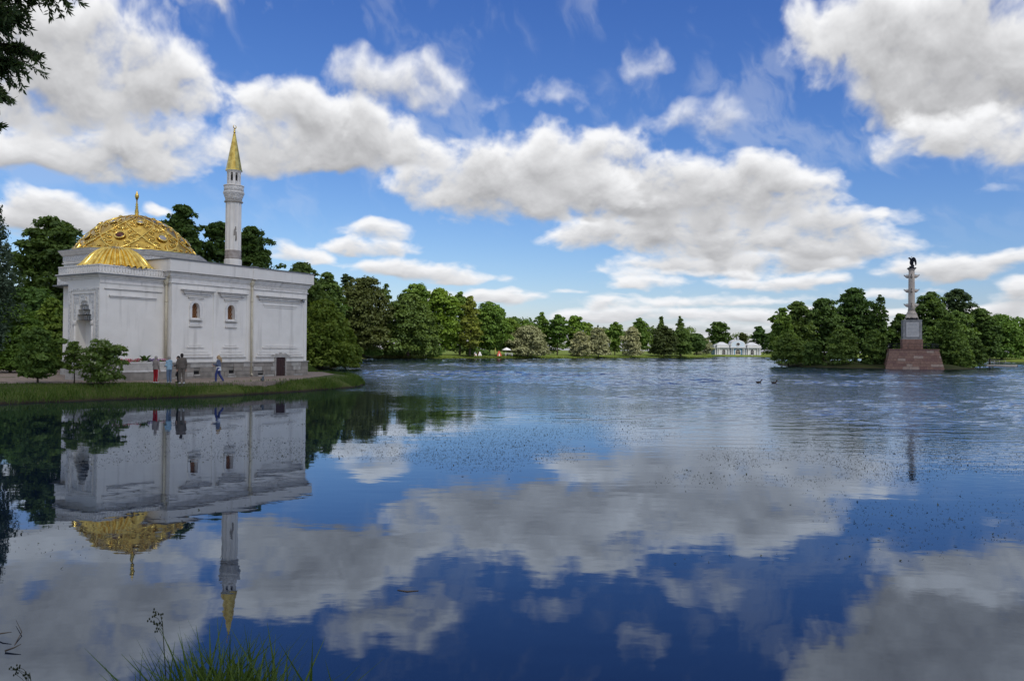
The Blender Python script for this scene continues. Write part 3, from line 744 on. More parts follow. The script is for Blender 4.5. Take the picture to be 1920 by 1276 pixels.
# opposite bank, in front of the camera
for row in (
 ('thin dark conifer left of the row on the opposite bank', 968, 288, 1, 598, 16, 'cone','leaf_pine',dict(nleaf=1600,nclump=30,leaf=.4)),
 ('low mid green tree behind the biggest silver willow', 985, 292, 1, 600, 44, 'broad','leaf_mid',dict(nleaf=4000,nclump=45,leaf=.5)),
 ('tall dark tree rising right behind the biggest silver willow', 1016, 296, 1, 586, 32, 'tall','leaf_mid',dict(nleaf=4500,nclump=45,leaf=.52)),
 ('dark tree with a bare trunk between the silver willows', 1045, 292, 1, 590, 40, 'broad','leaf_mid',dict(nleaf=4500,nclump=45,leaf=.52,bare=.3)),
 ('brighter green tree left of the twin silver willows', 1078, 300, 1, 592, 46, 'broad','leaf_bright',dict(nleaf=5000,nclump=50,leaf=.52)),
 ('small dark green tree behind the twin silver willows', 1104, 310, 1, 606, 32, 'broad','leaf_mid',dict(nleaf=3000,nclump=36,leaf=.5)),
 ('tiny pointed spruce far behind the right twin silver willow', 1121, 380, 1.2, 609, 12, 'cone','leaf_pine',dict(nleaf=900,nclump=20,leaf=.5)),
 ('dark open tree between the twin and the single silver willow', 1153, 318, 1, 604, 36, 'broad','leaf_mid',dict(nleaf=3600,nclump=40,leaf=.52,bare=.25)),
 ('tall dark tree right of the single silver willow', 1200, 326, 1, 596, 40, 'tall','leaf_mid',dict(nleaf=4200,nclump=45,leaf=.55)),
 ('spiky dark tree, left one of the two pointed tops', 1240, 334, 1, 590, 36, 'cone','leaf_dark',dict(nleaf=4200,nclump=50,leaf=.55,bare=.08)),
 ('spiky dark tree, right one of the two pointed tops', 1275, 338, 1, 593, 34, 'cone','leaf_dark',dict(nleaf=4200,nclump=50,leaf=.55,bare=.08)),
 ('wide olive tree leaning over the shore below the pointed tops', 1245, 322, .6, 612, 54, 'willow','leaf_olive',dict(nleaf=5000,nclump=60,leaf=.5,bare=.06)),
 ('dark spreading tree right of the pointed tops, at the shore', 1277, 330, .8, 614, 46, 'willow','leaf_dark',dict(nleaf=4500,nclump=50,leaf=.5,bare=.06)),
 ('low dark tree left of the small round silver bushes', 1306, 362, 1.2, 625, 40, 'broad','leaf_dark',dict(nleaf=3500,nclump=40,leaf=.55)),
 ('dark old tree with an airy crown above the blue pavilion', 1346, 470, 1.6, 604, 42, 'pine','leaf_dark',dict(nleaf=4200,nclump=44,leaf=.75,bare=.22)),
 ('small tree right behind the arched centre of the blue pavilion', 1391, 470, 1.6, 624, 26, 'broad','leaf_olive',dict(nleaf=2200,nclump=28,leaf=.7)),
 ('low dark tree left of the arched centre of the blue pavilion', 1368, 476, 1.6, 631, 24, 'broad','leaf_dark',dict(nleaf=1800,nclump=24,leaf=.7)),
 ('dark tree at the right end of the blue pavilion', 1424, 452, 1.6, 612, 34, 'tall','leaf_dark',dict(nleaf=3600,nclump=40,leaf=.7)),
 ('dark tree between the blue pavilion and the island', 1452, 440, 1.5, 618, 38, 'broad','leaf_dark',dict(nleaf=3600,nclump=40,leaf=.65)),
 ('green tree at the right edge behind the landing stage', 1878, 280, .8, 590, 78, 'dome','leaf_mid',dict(bare=.03,nleaf=8000,nclump=80,leaf=.5)),
 ('green tree cut off by the right edge of the picture', 1935, 282, .8, 596, 84, 'dome','leaf_mid',dict(bare=.03,nleaf=8000,nclump=80,leaf=.5)),
 ('pale yellow green bush at the right edge of the picture', 1914, 285, 1, 630, 22, 'dome','leaf_willow',dict(nleaf=1600,nclump=24,leaf=.42)),
):
    l,px,D,z0,top,wp,kd,lm,kw = row; ptree('tree',l,T,px,D,z0,top,wp,kd,lm,**kw)
for row in (
 ('biggest silver willow, spreading over the opposite shore',990,268,.5,612,76,9000),
 ('silver willow, left one of the twins on the opposite shore',1089,284,.6,622,44,5500),
 ('silver willow, right one of the twins on the opposite shore',1122,288,.8,614,46,5500),
 ('slim grey green willow standing alone on the opposite shore',1184,306,.6,613,42,5000),
 ('round silver bush beside the blue pavilion, the bigger of two',1324,402,1.2,634,28,2600),
 ('small round silver bush left of the bigger one by the pavilion',1309,385,1,646,15,1200)):
    l,px,D,z0,top,wp,nl = row; ptree('silver_willow',l,T,px,D,z0,top,wp,'willow','leaf_silver',nleaf=nl,nclump=max(24,nl//80),leaf=.42,bare=.04,bark='bark_pale',flat=.9)
# island with the column
for row in (
 ('pale green airy tree at the left tip of the island',1466,168,.7,578,48,'broad','leaf_mid',dict(nleaf=4500,nclump=50,leaf=.36)),
 ('broad tree left on the island with lighter leaf tips',1497,172,.8,566,60,'broad','leaf_dark',dict(nleaf=7000,nclump=70,leaf=.38)),
 ('dark broad tree in the left middle of the island',1545,178,.8,560,80,'broad','leaf_dark',dict(nleaf=9000,nclump=90,leaf=.38)),
 ('tallest dark tree left of the column on the island',1604,182,.8,540,84,'broad','leaf_dark',dict(nleaf=10000,nclump=90,leaf=.38)),
 ('thin branchy tree between the tallest tree and the column',1648,176,.8,553,34,'tall','leaf_dark',dict(nleaf=2600,nclump=34,leaf=.34,bare=.35)),
 ('dark tree low behind the column platform on its left',1636,178,.8,590,66,'broad','leaf_dark',dict(nleaf=6500,nclump=70,leaf=.36)),
 ('dark tree directly behind the column pedestal',1690,182,.8,588,60,'broad','leaf_dark',dict(nleaf=6500,nclump=70,leaf=.36)),
 ('dense dark tree right beside the column shaft',1744,180,.8,548,80,'broad','leaf_dark',dict(nleaf=9500,nclump=90,leaf=.38)),
 ('pine with a flat airy crown right of the column',1796,184,.8,543,64,'pine','leaf_pine',dict(nleaf=5200,nclump=50,leaf=.36,bare=.35)),
 ('mid green full tree on the right side of the island',1790,172,.8,585,84,'dome','leaf_shrub',dict(nleaf=9000,nclump=90,leaf=.36,bare=.05)),
 ('dark tree sloping down at the right end of the island',1838,178,.8,578,60,'broad','leaf_dark',dict(nleaf=7000,nclump=70,leaf=.36)),
 ('low dark tree at the right tip of the island',1856,174,.6,600,44,'broad','leaf_dark',dict(nleaf=5000,nclump=50,leaf=.34)),
):
    l,px,D,z0,top,wp,kd,lm,kw = row; ptree('tree',l,T,px,D,z0,top,wp,kd,lm,**kw)
for row in (
 ('round green bush at the left tip of the island',1478,158,.3,624,66,5000),
 ('small round green bush second from the left tip of the island',1524,153,.3,640,44,3200),
 ('biggest round green bush on the island shore',1582,149,.3,616,66,6000),
 ('green bush just left of the column platform',1640,147,.3,619,52,4500),
 ('green bush touching the right side of the column pedestal',1738,152,.3,622,50,4500),
 ('bright green bush right of the column platform on the shore',1782,150,.3,590,62,6500),
 ('low green bush over the water right of the column platform',1800,148,.1,640,50,4000),
 ('dark low bush over the water near the landing stage',1826,158,.1,632,50,4500)):
    l,px,D,z0,top,wp,nl = row; ptree('bush',l,'bush',px,D,z0,top,wp,'willow','leaf_dark' if 'dark' in l else 'leaf_shrub',nleaf=nl,nclump=nl//70,leaf=.27,bare=.03,part=('stem','foliage'))
# near the bath house, left
ptree('bush','big dark green bush on the grass at the left, in front of the trees','bush',72,46.5,.7,614,94,'broad','leaf_shrub',nleaf=6500,nclump=34,leaf=.12,bare=.10,part=('stem','foliage'),limbs=14)
ptree('bush','thin two stemmed bush left of the pale tipped bush','bush',140,46.8,.7,640,46,'broad','leaf_shrub',nleaf=1900,nclump=26,leaf=.10,bare=.32,part=('stem','foliage'),limbs=8)
fb_=ptree('pale_tipped_bush','round bush with pale leaf tips before the bath house niche','bush',190,46.6,.7,638,88,'dome','leaf_shrub',nleaf=4800,nclump=36,leaf=.11,bare=.06,part=('stem','foliage'),limbs=14)
rs_=np.random.RandomState(5); fm_=[c for c in fb_.children if c.name.startswith('foliage')][0].data; co_=np.empty(len(fm_.vertices)*3,np.float32); fm_.vertices.foreach_get('co',co_); co_=co_.reshape(-1,4,3).mean(1); co_=co_[rs_.permutation(len(co_))[:520]]*1.03; nn_=rs_.normal(size=co_.shape)*.5+np.array([.3,-.6,.6]); nn_/=np.linalg.norm(nn_,axis=1)[:,None]; V_,F_,t_2=leaf_cloud(co_,nn_,.085,rs_.rand(len(co_)),rs_); link('pale_leaves',quad_mesh('pale_leaves',V_,F_,tint=t_2),M['leaf_pale'],fb_)  # pale leaf sprays added as flecks over the foliage
ptree('willow_tree','feathery drooping tree cut off by the left edge','tree',-32,40,.6,352,118,'tall','leaf_blue',nleaf=12000,nclump=110,leaf=.10,bare=.22,droop=1.2)
ptree('tree','green shrubby tree low behind the big dark bush','tree',20,64,.7,572,130,'willow','leaf_mid',nleaf=7000,nclump=80,leaf=.2,bare=.04)
ptree('tree','yellowish green shrubby tree left of the bath house wall','tree',98,74,.8,560,70,'willow','leaf_mid',nleaf=6000,nclump=60,leaf=.22,bare=.04)

def wood(name, pts, top, depth, nleaf, leaf, m, seed, wid):
    """far wood that closes the gaps between the trees: one mass"""
    rs=np.random.RandomState(seed); P=np.array(pts,float); seg=np.hypot(*(P[1:]-P[:-1]).T); cum=np.r_[0,np.cumsum(seg)]
    nc=int(cum[-1]/wid*5); s=rs.uniform(0,cum[-1],nc); x=np.interp(s,cum,P[:,0]); y=np.interp(s,cum,P[:,1])+rs.uniform(0,depth,nc)
    hmax=top*(.72+.5*fbm((s/wid*.9).astype(np.float32),(s*0+seed).astype(np.float32),3)); z=hmax*rs.uniform(.08,.95,nc)**.8; rad=wid*rs.uniform(.22,.42,nc)
    idx=rs.randint(0,nc,nleaf); dv=rs.normal(size=(nleaf,3)); dv/=np.linalg.norm(dv,axis=1)[:,None]; dv[:,2]=np.where(dv[:,2]<-.2,-dv[:,2]*.6,dv[:,2])
    C=np.stack([x,y,z],1)[idx]+dv*rad[idx][:,None]*rs.uniform(.5,1.05,nleaf)[:,None]*np.array([1.2,1.2,.8]); C[:,2]=np.maximum(C[:,2],.9)
    N=dv*.7+np.array([0,0,.5])+rs.normal(size=(nleaf,3))*.45; N/=np.linalg.norm(N,axis=1)[:,None]
    V,F,tt=leaf_cloud(C,N,leaf,np.clip(rs.uniform(0,1,nc)[idx]*.6+rs.uniform(0,.4,nleaf),0,1),rs)
    return tag(link(name,quad_mesh(name,V,F,tint=tt),M[m]),kind='stuff')
wood('background_wood',[(-190,140),(-95,135),(-60,150),(-48,200),(-44,240)],15,14,26000,.5,'leaf_dark',5,9)
wood('background_wood',[(-60,262),(-25,285),(5,305)],15,14,14000,.6,'leaf_dark',6,10)
wood('background_wood',[(-5,312),(25,322),(60,352),(92,420),(110,490),(150,500),(190,440)],12.5,16,24000,.7,'leaf_dark',7,10)
wood('background_wood',[(185,300),(230,300),(330,280)],15,14,14000,.6,'leaf_mid',8,10)
wood('island_undergrowth',[(60,160),(62,172),(70,184),(82,188),(94,182),(98,172)],5.5,7,16000,.34,'leaf_dark',9,4.5)
wood('left_undergrowth',[(-75,66),(-52,72),(-38,80),(-30,100),(-36,120)],5.5,8,14000,.26,'leaf_dark',10,4)

# ------------------------------------------------------------------ bath house (local x along the long wall, y into the building, z above the water)
BZ = .72
bath = empty('bath_house', (-22.79, 53.49, BZ), R(58.25))
tag(bath, 'white bath house with gilded domes and a slim minaret at the water', 'bathhouse')
OFF = (0, 0, -BZ)
def B(mb, name, m, parent=None):
    if parent is None: return mb.build(name, m, bath, OFF)
    return mb.build(name, m, parent)
def holed(m, x0, x1, z0, z1, holes, y, depth):
    xs = sorted({x0,x1,*[h[0] for h in holes],*[h[1] for h in holes]}); zs = sorted({z0,z1,*[h[2] for h in holes],*[h[3] for h in holes]})
    for a,b in zip(xs,xs[1:]):
        for c,d in zip(zs,zs[1:]):
            if any(h[0]<=a and b<=h[1] and h[2]<=c and d<=h[3] for h in holes): continue
            m.add([(a,y,c),(b,y,c),(b,y,d),(a,y,d)],[(0,1,2,3)])
    for h in holes:
        a,b,c,d=h; e=y+depth
        m.add([(a,y,c),(b,y,c),(b,e,c),(a,e,c)],[(0,1,2,3)]); m.add([(a,y,d),(b,y,d),(b,e,d),(a,e,d)],[(0,1,2,3)])
        m.add([(a,y,c),(a,y,d),(a,e,d),(a,e,c)],[(0,1,2,3)]); m.add([(b,y,c),(b,y,d),(b,e,d),(b,e,c)],[(0,1,2,3)])
    return m
def arch(cx, hw, z0, zs, n=8, k=1.15):
    """outline of an opening with a slightly pointed round head"""
    p=[(cx-hw,z0),(cx+hw,z0)]
    for i in range(n+1):
        a=math.pi*i/n; p.append((cx+hw*math.cos(a), zs+hw*k*math.sin(a)))
    return p
WX = 12.12
WIN = [(1.86,.31,4.90,5.58),(4.80,.31,4.90,5.58)]
# walls
m = MB(); rects=[(c-w_,c+w_,a,b+.37) for c,w_,a,b in WIN]
holed(m,0,WX,1.87,8.05,rects,0,.45)
m.box(0,WX,.45,13,1.2,8.05)
for a,b in ((0,.002),(WX-.002,WX)): m.box(a,b,.0,.45,1.87,8.05)
for c,w_,a,b in WIN:                       # fill above the springing so that the opening is arched
    A=arch(c,w_,a,b); head=[p for p in A if p[1]>=b-1e-6]; zt=b+.37
    for i in range(len(head)-1):
        p,q=head[i],head[i+1]; m.add([(p[0],0,p[1]),(q[0],0,q[1]),(q[0],0,zt),(p[0],0,zt)],[(0,1,2,3)]); m.add([(p[0],0,p[1]),(q[0],0,q[1]),(q[0],.45,q[1]),(p[0],.45,p[1])],[(0,1,2,3)])
wall = B(m,'wall',M['white'])
# raised piers between sunk panels, long wall
m = MB()
for a,b in ((0.0,.62),(3.30,3.62),(6.18,6.36),(6.86,7.05),(11.82,WX)): m.box(a,b,-.035,.0,1.90,6.80)
m.box(0,6.36,-.035,0,6.80,7.18); m.box(6.86,WX,-.035,0,6.80,7.18)
B(m,'pier_relief',M['white'])
def ledge(m, x0, x1, z, out, t, n=1, y=0, drop=.0, inset=0):
    m.box(x0,x1,y-out,y+.0,z-t,z)
    if drop:
        m.box(x0+inset*.5,x1-inset*.5,y-out*.62,y,z-t-drop*.5,z-t); m.box(x0+inset,x1-inset,y-out*.34,y,z-t-drop,z-t-drop*.5)
for x0,x1,z in ((.68,3.26,6.83),(3.66,6.14,6.83),(7.06,11.82,6.80)):
    m=MB(); ledge(m,x0,x1,z,.34,.07,drop=.24,inset=.22); ledge(m,x0+.32,x1-.32,z-.36,.12,.05); hm=B(m,'hood_moulding',M['white_b']); m=MB(); m.box(x0+.01,x1-.01,-.33,0,z-.105,z-.07); m.box(x0+.24,x1-.24,-.115,0,z-.345,z-.31); B(m,'shade_line',M['shade_grime'],hm)  # dark slabs paint the underside shade of each hood, with some dirt
for c,w_,a,b in WIN:
    m=MB(); ledge(m,c-.62,c+.62,6.32,.12,.05); ledge(m,c-.55,c+.55,6.22,.09,.05); m.box(c-.60,c+.60,-.11,0,6.245,6.27,mi=1); B(m,'window_hood',[M['white_b'],M['shade_grime']])  # second material: dark strip drawn as shade below the hood
    wn=MB(); out=arch(c,w_+.20,a-.02,b,12); inn=arch(c,w_,a-.02,b,12)
    for i in range(1,len(out)-1):
        p,q,r_,s_=out[i],out[i+1],inn[i+1],inn[i]
        wn.add([(p[0],-.09,p[1]),(q[0],-.09,q[1]),(r_[0],-.05,r_[1]),(s_[0],-.05,s_[1]),(p[0],0,p[1]),(q[0],0,q[1]),(s_[0],.02,s_[1]),(r_[0],.02,r_[1])],[(0,1,2,3),(0,4,5,1),(3,2,7,6)])
    for sx in (-1,1): wn.box(c+sx*(w_+.10)-.10,c+sx*(w_+.10)+.10,-.07,0,a,b)
    fr=B(wn,'window',M['white_b'])
    ps=[]
    g=MB(); g.panel(arch(c,w_,a,b),.40,.44); B(g,'pane',M['dark'],fr)
    g=MB()
    for i in range(4):
        for j in range(7):
            x=c-w_+.08+i*.155+(.077 if j%2 else 0); z=a+.08+j*.155
            if x>c+w_-.04: continue
            ring=[(x+rr*math.cos(R(45*q)),yy,z+rr*math.sin(R(45*q))) for yy in (.25,.29) for rr in (.088,.046) for q in range(8)]
            fs=[]
            for q in range(8):
                r2=(q+1)%8; fs+=[(q,r2,8+r2,8+q),(16+q,24+q,24+r2,16+r2),(q,16+q,16+r2,r2),(8+q,8+r2,24+r2,24+q)]
            g.add(ring,fs)
    B(g,'window_lattice',M['lattice'],fr)
    g=MB(); ledge(g,c-.50,c+.50,4.82,.17,.07,drop=.06,inset=.1); g.box(c-.46,c+.46,-.05,0,4.42,4.62); ledge(g,c-.50,c+.50,4.36,.12,.05); g.box(c-.49,c+.49,-.11,0,4.285,4.31,mi=1); g.box(c-.49,c+.49,-.15,0,4.665,4.69,mi=1); B(g,'sill',[M['white_b'],M['shade_grime']],fr)  # dark strips put the shade under the sill into the colour
    g=MB(); ledge(g,c-.52,c+.52,3.06,.05,.04); ledge(g,c-.66,c+.66,2.92,.10,.06); B(g,'panel_ledge',M['white_b'])
for x0,x1 in ((.66,3.26),(3.66,6.14),(7.06,11.8)):
    g=MB()
    for i,(z,o_) in enumerate(((2.60,.05),(2.44,.09),(2.26,.14))): ledge(g,x0+.34-.17*i,x1-.34+.17*i,z,o_,.07 if i else .05)
    bl=B(g,'base_ledge',M['white_b']); g=MB(); g.box(x0+.02,x1-.02,-.13,0,2.165,2.19); B(g,'shade_line',M['shade_grime'],bl)  # thin dark slab painted as shade beneath the lowest ledge
g=MB(); ledge(g,7.75,11.05,6.14,.08,.05); ledge(g,7.85,10.95,5.98,.05,.04); B(g,'panel_ledge',M['white_b'])
g=MB(); ledge(g,7.7,11.12,2.92,.10,.06); ledge(g,7.85,11.0,3.06,.05,.05); B(g,'panel_ledge',M['white_b'])
# entablature: stepped mouldings, dentils, parapet
g=MB()
for z0,z1,o_ in ((7.18,7.26,.10),(7.26,7.56,.04),(7.56,7.66,.12),(7.66,7.80,.19),(7.80,7.93,.26)):
    g.box(-o_,6.42,-o_,.6,z0,z1); g.box(6.80,WX+o_,-o_,13,z0,z1)
for z0,z1 in ((7.18,7.93),): g.box(6.42,6.80,-.02,.3,z0,z1)
cn=B(g,'cornice',M['white_b']); g=MB(); g.box(-.40,6.42,-.40,-.02,7.90,7.93); g.box(6.80,WX+.34,-.40,-.02,7.90,7.93); g.box(0,6.36,-.09,-.036,7.155,7.18); g.box(6.86,WX,-.09,-.036,7.155,7.18); B(g,'shade_line',M['shade_grime'],cn)  # dark lines stand in for shade under parapet overhang and string course
for i in range(36):
    x=6.98+i*.142; g=MB(); g.box(x,x+.075,-.105,-.04,7.36,7.48); 
    if i==0: den=g.mesh('dentil')
    o=link('dentil',den,None if i else M['white_b'],bath,(i*.142,0,-BZ))
g=MB(); g.box(-.42,6.42,-.42,-.02,7.93,8.72); g.box(6.80,WX+.36,-.42,-.02,7.93,8.72); g.box(-.42,-.02,-.02,13,7.93,8.72); g.box(WX+.08,WX+.36,-.02,13,7.93,8.72); g.box(6.42,6.80,-.46,-.02,7.90,8.76)
B(g,'parapet',M['white'])
g=MB(); g.box(-.48,WX+.42,-.48,.04,8.72,8.80); g.box(-.48,.04,.04,13,8.72,8.80); g.box(WX+.02,WX+.42,.04,13,8.72,8.80); g.box(6.38,6.84,-.52,.08,8.76,8.86)
B(g,'parapet_cap',M['roof'])
g=MB(); g.box(-.02,WX+.08,-.02,13,8.05,8.12); B(g,'roof',M['roof'])
# plinth of stone blocks
g=MB(); g.box(.02,WX+.06,-.03,.44,.3,1.80); g.box(WX-.4,WX+.06,.44,13,.3,1.80); B(g,'plinth_core',M['mortar'])
g=MB(); g.box(-.02,8.9,-.17,0,1.80,1.87); g.box(9.94,WX+.16,-.17,0,1.80,1.87); g.box(WX,WX+.16,0,13,1.80,1.87); B(g,'plinth_cap',M['plinth_w'])
VENT=[(1.72,2.16,1.02,1.26),(4.62,5.06,1.02,1.26),(7.3,7.75,.82,.98),(.3,.6,.92,1.10)]
zc=.55
for r_ in range(4):
    h=.3125; x=-.02-(.45 if r_%2 else 0)
    while x<WX+.1:
        L_=rnd.uniform(.75,1.15); a,b=max(x,-.02),min(x+L_,WX+.13); x+=L_
        if b-a<.12: continue
        segs=[(a,b)]
        for hx0,hx1,hz0,hz1 in [(8.92,9.92,.5,2.2)]+VENT:
            if hz1>zc+.05 and hz0<zc+h-.05:
                ns=[]
                for p,q in segs:
                    if hx1<=p or hx0>=q: ns.append((p,q)); continue
                    if hx0-p>.1: ns.append((p,hx0))
                    if q-hx1>.1: ns.append((hx1,q))
                segs=ns
        for p,q in segs:
            g=MB(); o_=.10+rnd.uniform(-.012,.012); g.bev(p+.006,q-.006,-o_,.0,zc+.006,zc+h-.006,.014); B(g,'stone',M['plinth'] if rnd.random()<.8 else M['plinth_w'])
    zc+=h
for i in range(10):
    for r_ in range(4):
        y=i*1.28+(.4 if r_%2 else 0)
        if y+1.27>13: continue
        g=MB(); g.bev(WX+.02,WX+.13,y+.006,y+1.27,.556+r_*.3125,.55+(r_+1)*.3125-.006,.014); B(g,'stone',M['plinth'])
for v in VENT:
    g=MB(); g.box(v[0],v[1],-.045,-.032,v[2],v[3]); B(g,'vent',M['dark'])
    g=MB(); g.bev(v[0]-.05,v[1]+.03,-.15,-.04,v[2]-.12,v[2]-.005,.01); B(g,'vent_sill',M['plinth_w'])
g=MB(); g.box(8.96,9.88,-.045,-.032,.60,2.22); d_=B(g,'door',M['door'])
for i in range(4):
    g=MB(); g.box(8.98+i*.226,8.98+i*.226+.212,-.075,-.046,.74,2.18); B(g,'plank',M['door'],d_)
g=MB(); g.lathe([(.03,0),(.03,.05)],8); g.xf(Matrix.Translation((9.78,-.08,1.45))@Matrix.Rotation(R(90),4,'X')); B(g,'handle',M['steel'],d_)
g=MB(); g.box(8.88,8.955,-.13,0,.5,2.24); g.box(9.885,9.96,-.13,0,.5,2.24); B(g,'door_jamb',M['plinth_w'])
pts=[(8.45,2.235),(10.4,2.235),(10.1,2.33),(9.9,2.47),(9.62,2.42),(9.45,2.52),(9.2,2.40),(8.95,2.45),(8.7,2.33)]
g=MB(); g.panel(pts,-.155,-.0); B(g,'broken_render',M['plinth_w'])
# drainpipes
def pipe(x, y, ztop, zbot, kick):
    p=B(MB().tube([(x,y,ztop-.35),(x,y,zbot+.15)],.075,12),'drainpipe',M['cream'])
    B(MB().lathe([(.08,ztop-.5),(.10,ztop-.38),(.19,ztop-.25),(.22,ztop),(.18,ztop)],12,(x,y)),'hopper',M['cream'],p)
    B(MB().tube([(x,y,zbot+.2),(x,y-.02,zbot+.08),(x+kick*.1,y-.12,zbot)],.08,12),'spout',M['cream'],p)
    for z in (ztop-1.6,(ztop+zbot)/2,zbot+1.4): B(MB().lathe([(.095,z),(.095,z+.06)],12,(x,y)),'bracket',M['cream'],p)
pipe(6.60,-.12,7.86,.86,0)
pipe(-.13,.40,7.5,1.95,-1)
B(MB().tube([(-.10,-.10,7.95),(-.18,.02,7.7),(-.14,.30,7.5)],.07,10),'gutter_outlet',M['cream'])
# bay in front of the domed hall
BX, BY0, BY1 = -4.65, .60, 4.10
NM = Matrix.Translation((BX,0,0)) @ Matrix.Rotation(R(-90),4,'Z')      # (a, depth, z) on the end face; a = -y
TIERS=[(1.36,3.15,1.87,4.55),(1.46,3.05,4.55,4.90),(1.58,2.93,4.90,5.22),(1.74,2.77,5.22,5.50),(1.90,2.61,5.50,5.72)]
m=MB(); holed(m,-BY1,-BY0,1.87,7.2,[(-t[1],-t[0],t[2],t[3]) for t in TIERS],0,.62); m.xf(NM)
m.box(BX+.62,0,BY0+.002,BY1,1.5,7.2); m.box(BX,BX+.62,BY0,BY0+.003,1.87,7.2); m.box(BX,BX+.62,BY1-.003,BY1,1.87,7.2)
B(m,'bay_wall',M['white'])
m=MB()
for i,t in enumerate(TIERS[1:]):
    dd=.50-.11*i
    m.box(-t[1],-t[0],.62-.12*(i+1),.62,t[2],t[3])
    k=7-i
    for j in range(k):                      # stalactite cells
        a0=-t[1]+(t[1]-t[0])*j/k; a1=-t[1]+(t[1]-t[0])*(j+1)/k
        m.panel([(a0+.012,t[3]-.02),(a1-.012,t[3]-.02),((a0+a1)/2,t[2]-.03)],.62-.12*(i+1)-.07,.62-.12*(i+1))
m.xf(NM); B(m,'niche_stalactites',M['white_b'])
m=MB(); 
for a in (1.28,3.23): m.tube([(-a,-.02,1.9),(-a,-.02,4.2)],.075,10); m.lathe([(.08,4.2),(.12,4.3),(.13,4.42),(.09,4.5)],10,(-a,-.02))
m.xf(NM); B(m,'niche_colonnette',M['white_b'])
for (a,b,c,d,nm,mm,o_) in ((.66,.90,1.95,6.55,'carved_strip','carved',.05),(3.72,3.96,1.95,6.55,'carved_strip','carved',.05),(1.00,1.10,1.95,6.30,'frame_strip','white_b',.07),(3.42,3.52,1.95,6.30,'frame_strip','white_b',.07),(.66,3.96,6.42,6.56,'carved_strip','carved',.06),(1.0,3.52,6.22,6.32,'frame_strip','white_b',.08)):
    g=MB(); g.box(-b,-a,-o_,0,c,d); g.xf(NM); B(g,nm,M[mm])
for (a,b,c,d) in ((1.12,1.34,4.60,6.20),(3.17,3.40,4.60,6.20),(1.34,1.7,5.6,6.2),(2.8,3.17,5.6,6.2)):
    g=MB(); g.box(-b,-a,-.025,0,c,d); g.xf(NM); B(g,'carved_spandrel',M['carved'])
g=MB(); g.panel([(-2.5,5.78),(-2.0,5.78),(-2.0,6.0),(-2.08,6.12),(-2.25,6.2),(-2.42,6.12),(-2.5,6.0)],-.09,-.02); g.xf(NM); B(g,'niche_cartouche',M['carved'])
g=MB(); g.box(BX+.30,-.30,BY0-.07,BY0,6.52,6.60); B(g,'string_moulding',M['white_b']); g=MB(); g.box(BX+.32,-.32,BY0-.06,BY0,6.49,6.52); g.box(-4.04,-.76,BY0-.11,BY0,6.04,6.07); B(g,'shade_line',M['shade_grime'])  # dark strips under the bay mouldings, shade put into their colour
g=MB(); g.box(-4.05,-.75,BY0-.12,BY0,6.07,6.15); g.box(-3.95,-.85,BY0-.07,BY0,5.98,6.07); B(g,'hood_moulding',M['white_b'])
g=MB(); g.box(BX,-.25,BY0-.06,BY0,6.88,7.10); B(g,'carved_band',M['white_b'])
g=MB(); g.box(BX-.07,0,BY0-.08,BY0,1.80,2.10); g.box(BX-.08,BX,BY0,1.30,1.80,2.05); g.box(BX-.08,BX,3.2,BY1,1.80,2.05); B(g,'bay_base_moulding',M['white_b'])
g=MB(); g.box(BX-.05,-.02,BY0-.06,BY1,.3,1.80); B(g,'bay_plinth_core',M['mortar'])
for r_ in range(4):
    x=BX-.12
    while x<-.05:
        q=min(x+rnd.uniform(.8,1.2),-.03); g=MB(); g.bev(x+.006,q-.006,BY0-.14,BY0-.05,.556+r_*.3125,.55+(r_+1)*.3125-.006,.014); B(g,'stone',M['plinth_w']); x=q
    y=BY0-.04
    while y<BY1:
        q=min(y+rnd.uniform(.8,1.2),BY1); g=MB(); g.bev(BX-.13,BX-.04,y+.006,q-.006,.556+r_*.3125,.55+(r_+1)*.3125-.006,.014); B(g,'stone',M['plinth_w']); y=q
# bay eaves: shallow sheet roof over a flared cove, carved frieze above
g=MB()
def ringbox(o_,z0,z1,d=.3,x1=-.02): g.box(BX-o_,x1,BY0-o_,BY0+d,z0,z1); g.box(BX-o_,BX+d,BY0+d,BY1+.9,z0,z1)
for z0,z1,o_ in ((7.14,7.24,.06),(7.24,7.32,.14),(7.32,7.40,.24)): ringbox(o_,z0,z1)
B(g,'bay_cornice',M['white_b'])
g=MB(); ringbox(.38,7.40,7.455,.2); B(g,'eaves_sheet',M['roof'])
g=MB(); ringbox(.36,7.455,7.50,.2); ringbox(.17,7.95,8.02,.25,-.02); B(g,'frieze_edge',M['white_b'])
g=MB(); ringbox(.13,7.50,7.95,.2,-.02); B(g,'carved_frieze',M['carved'])
for i in range(24):                          # carved leaves on the frieze
    a=BX-.05+i*.195
    g=MB(); g.panel([(-.085,.02),(0,-.19),(.085,.02),(.05,.14),(0,.20),(-.05,.14)],-.03,.0)
    if i==0: lf=g.mesh('frieze_leaf')
    link('frieze_leaf',lf,None if i else M['white_b'],bath,(a,BY0-.132,7.725-BZ))
for i in range(18):
    o=link('frieze_leaf',lf,None,bath,(BX-.132,BY0+.02+i*.195,7.725-BZ)); o.rotation_euler=(0,0,R(-90))
g=MB(); g.box(BX+.1,-.02,BY0+.1,BY1+.5,7.40,8.0); B(g,'bay_roof',M['roof'])
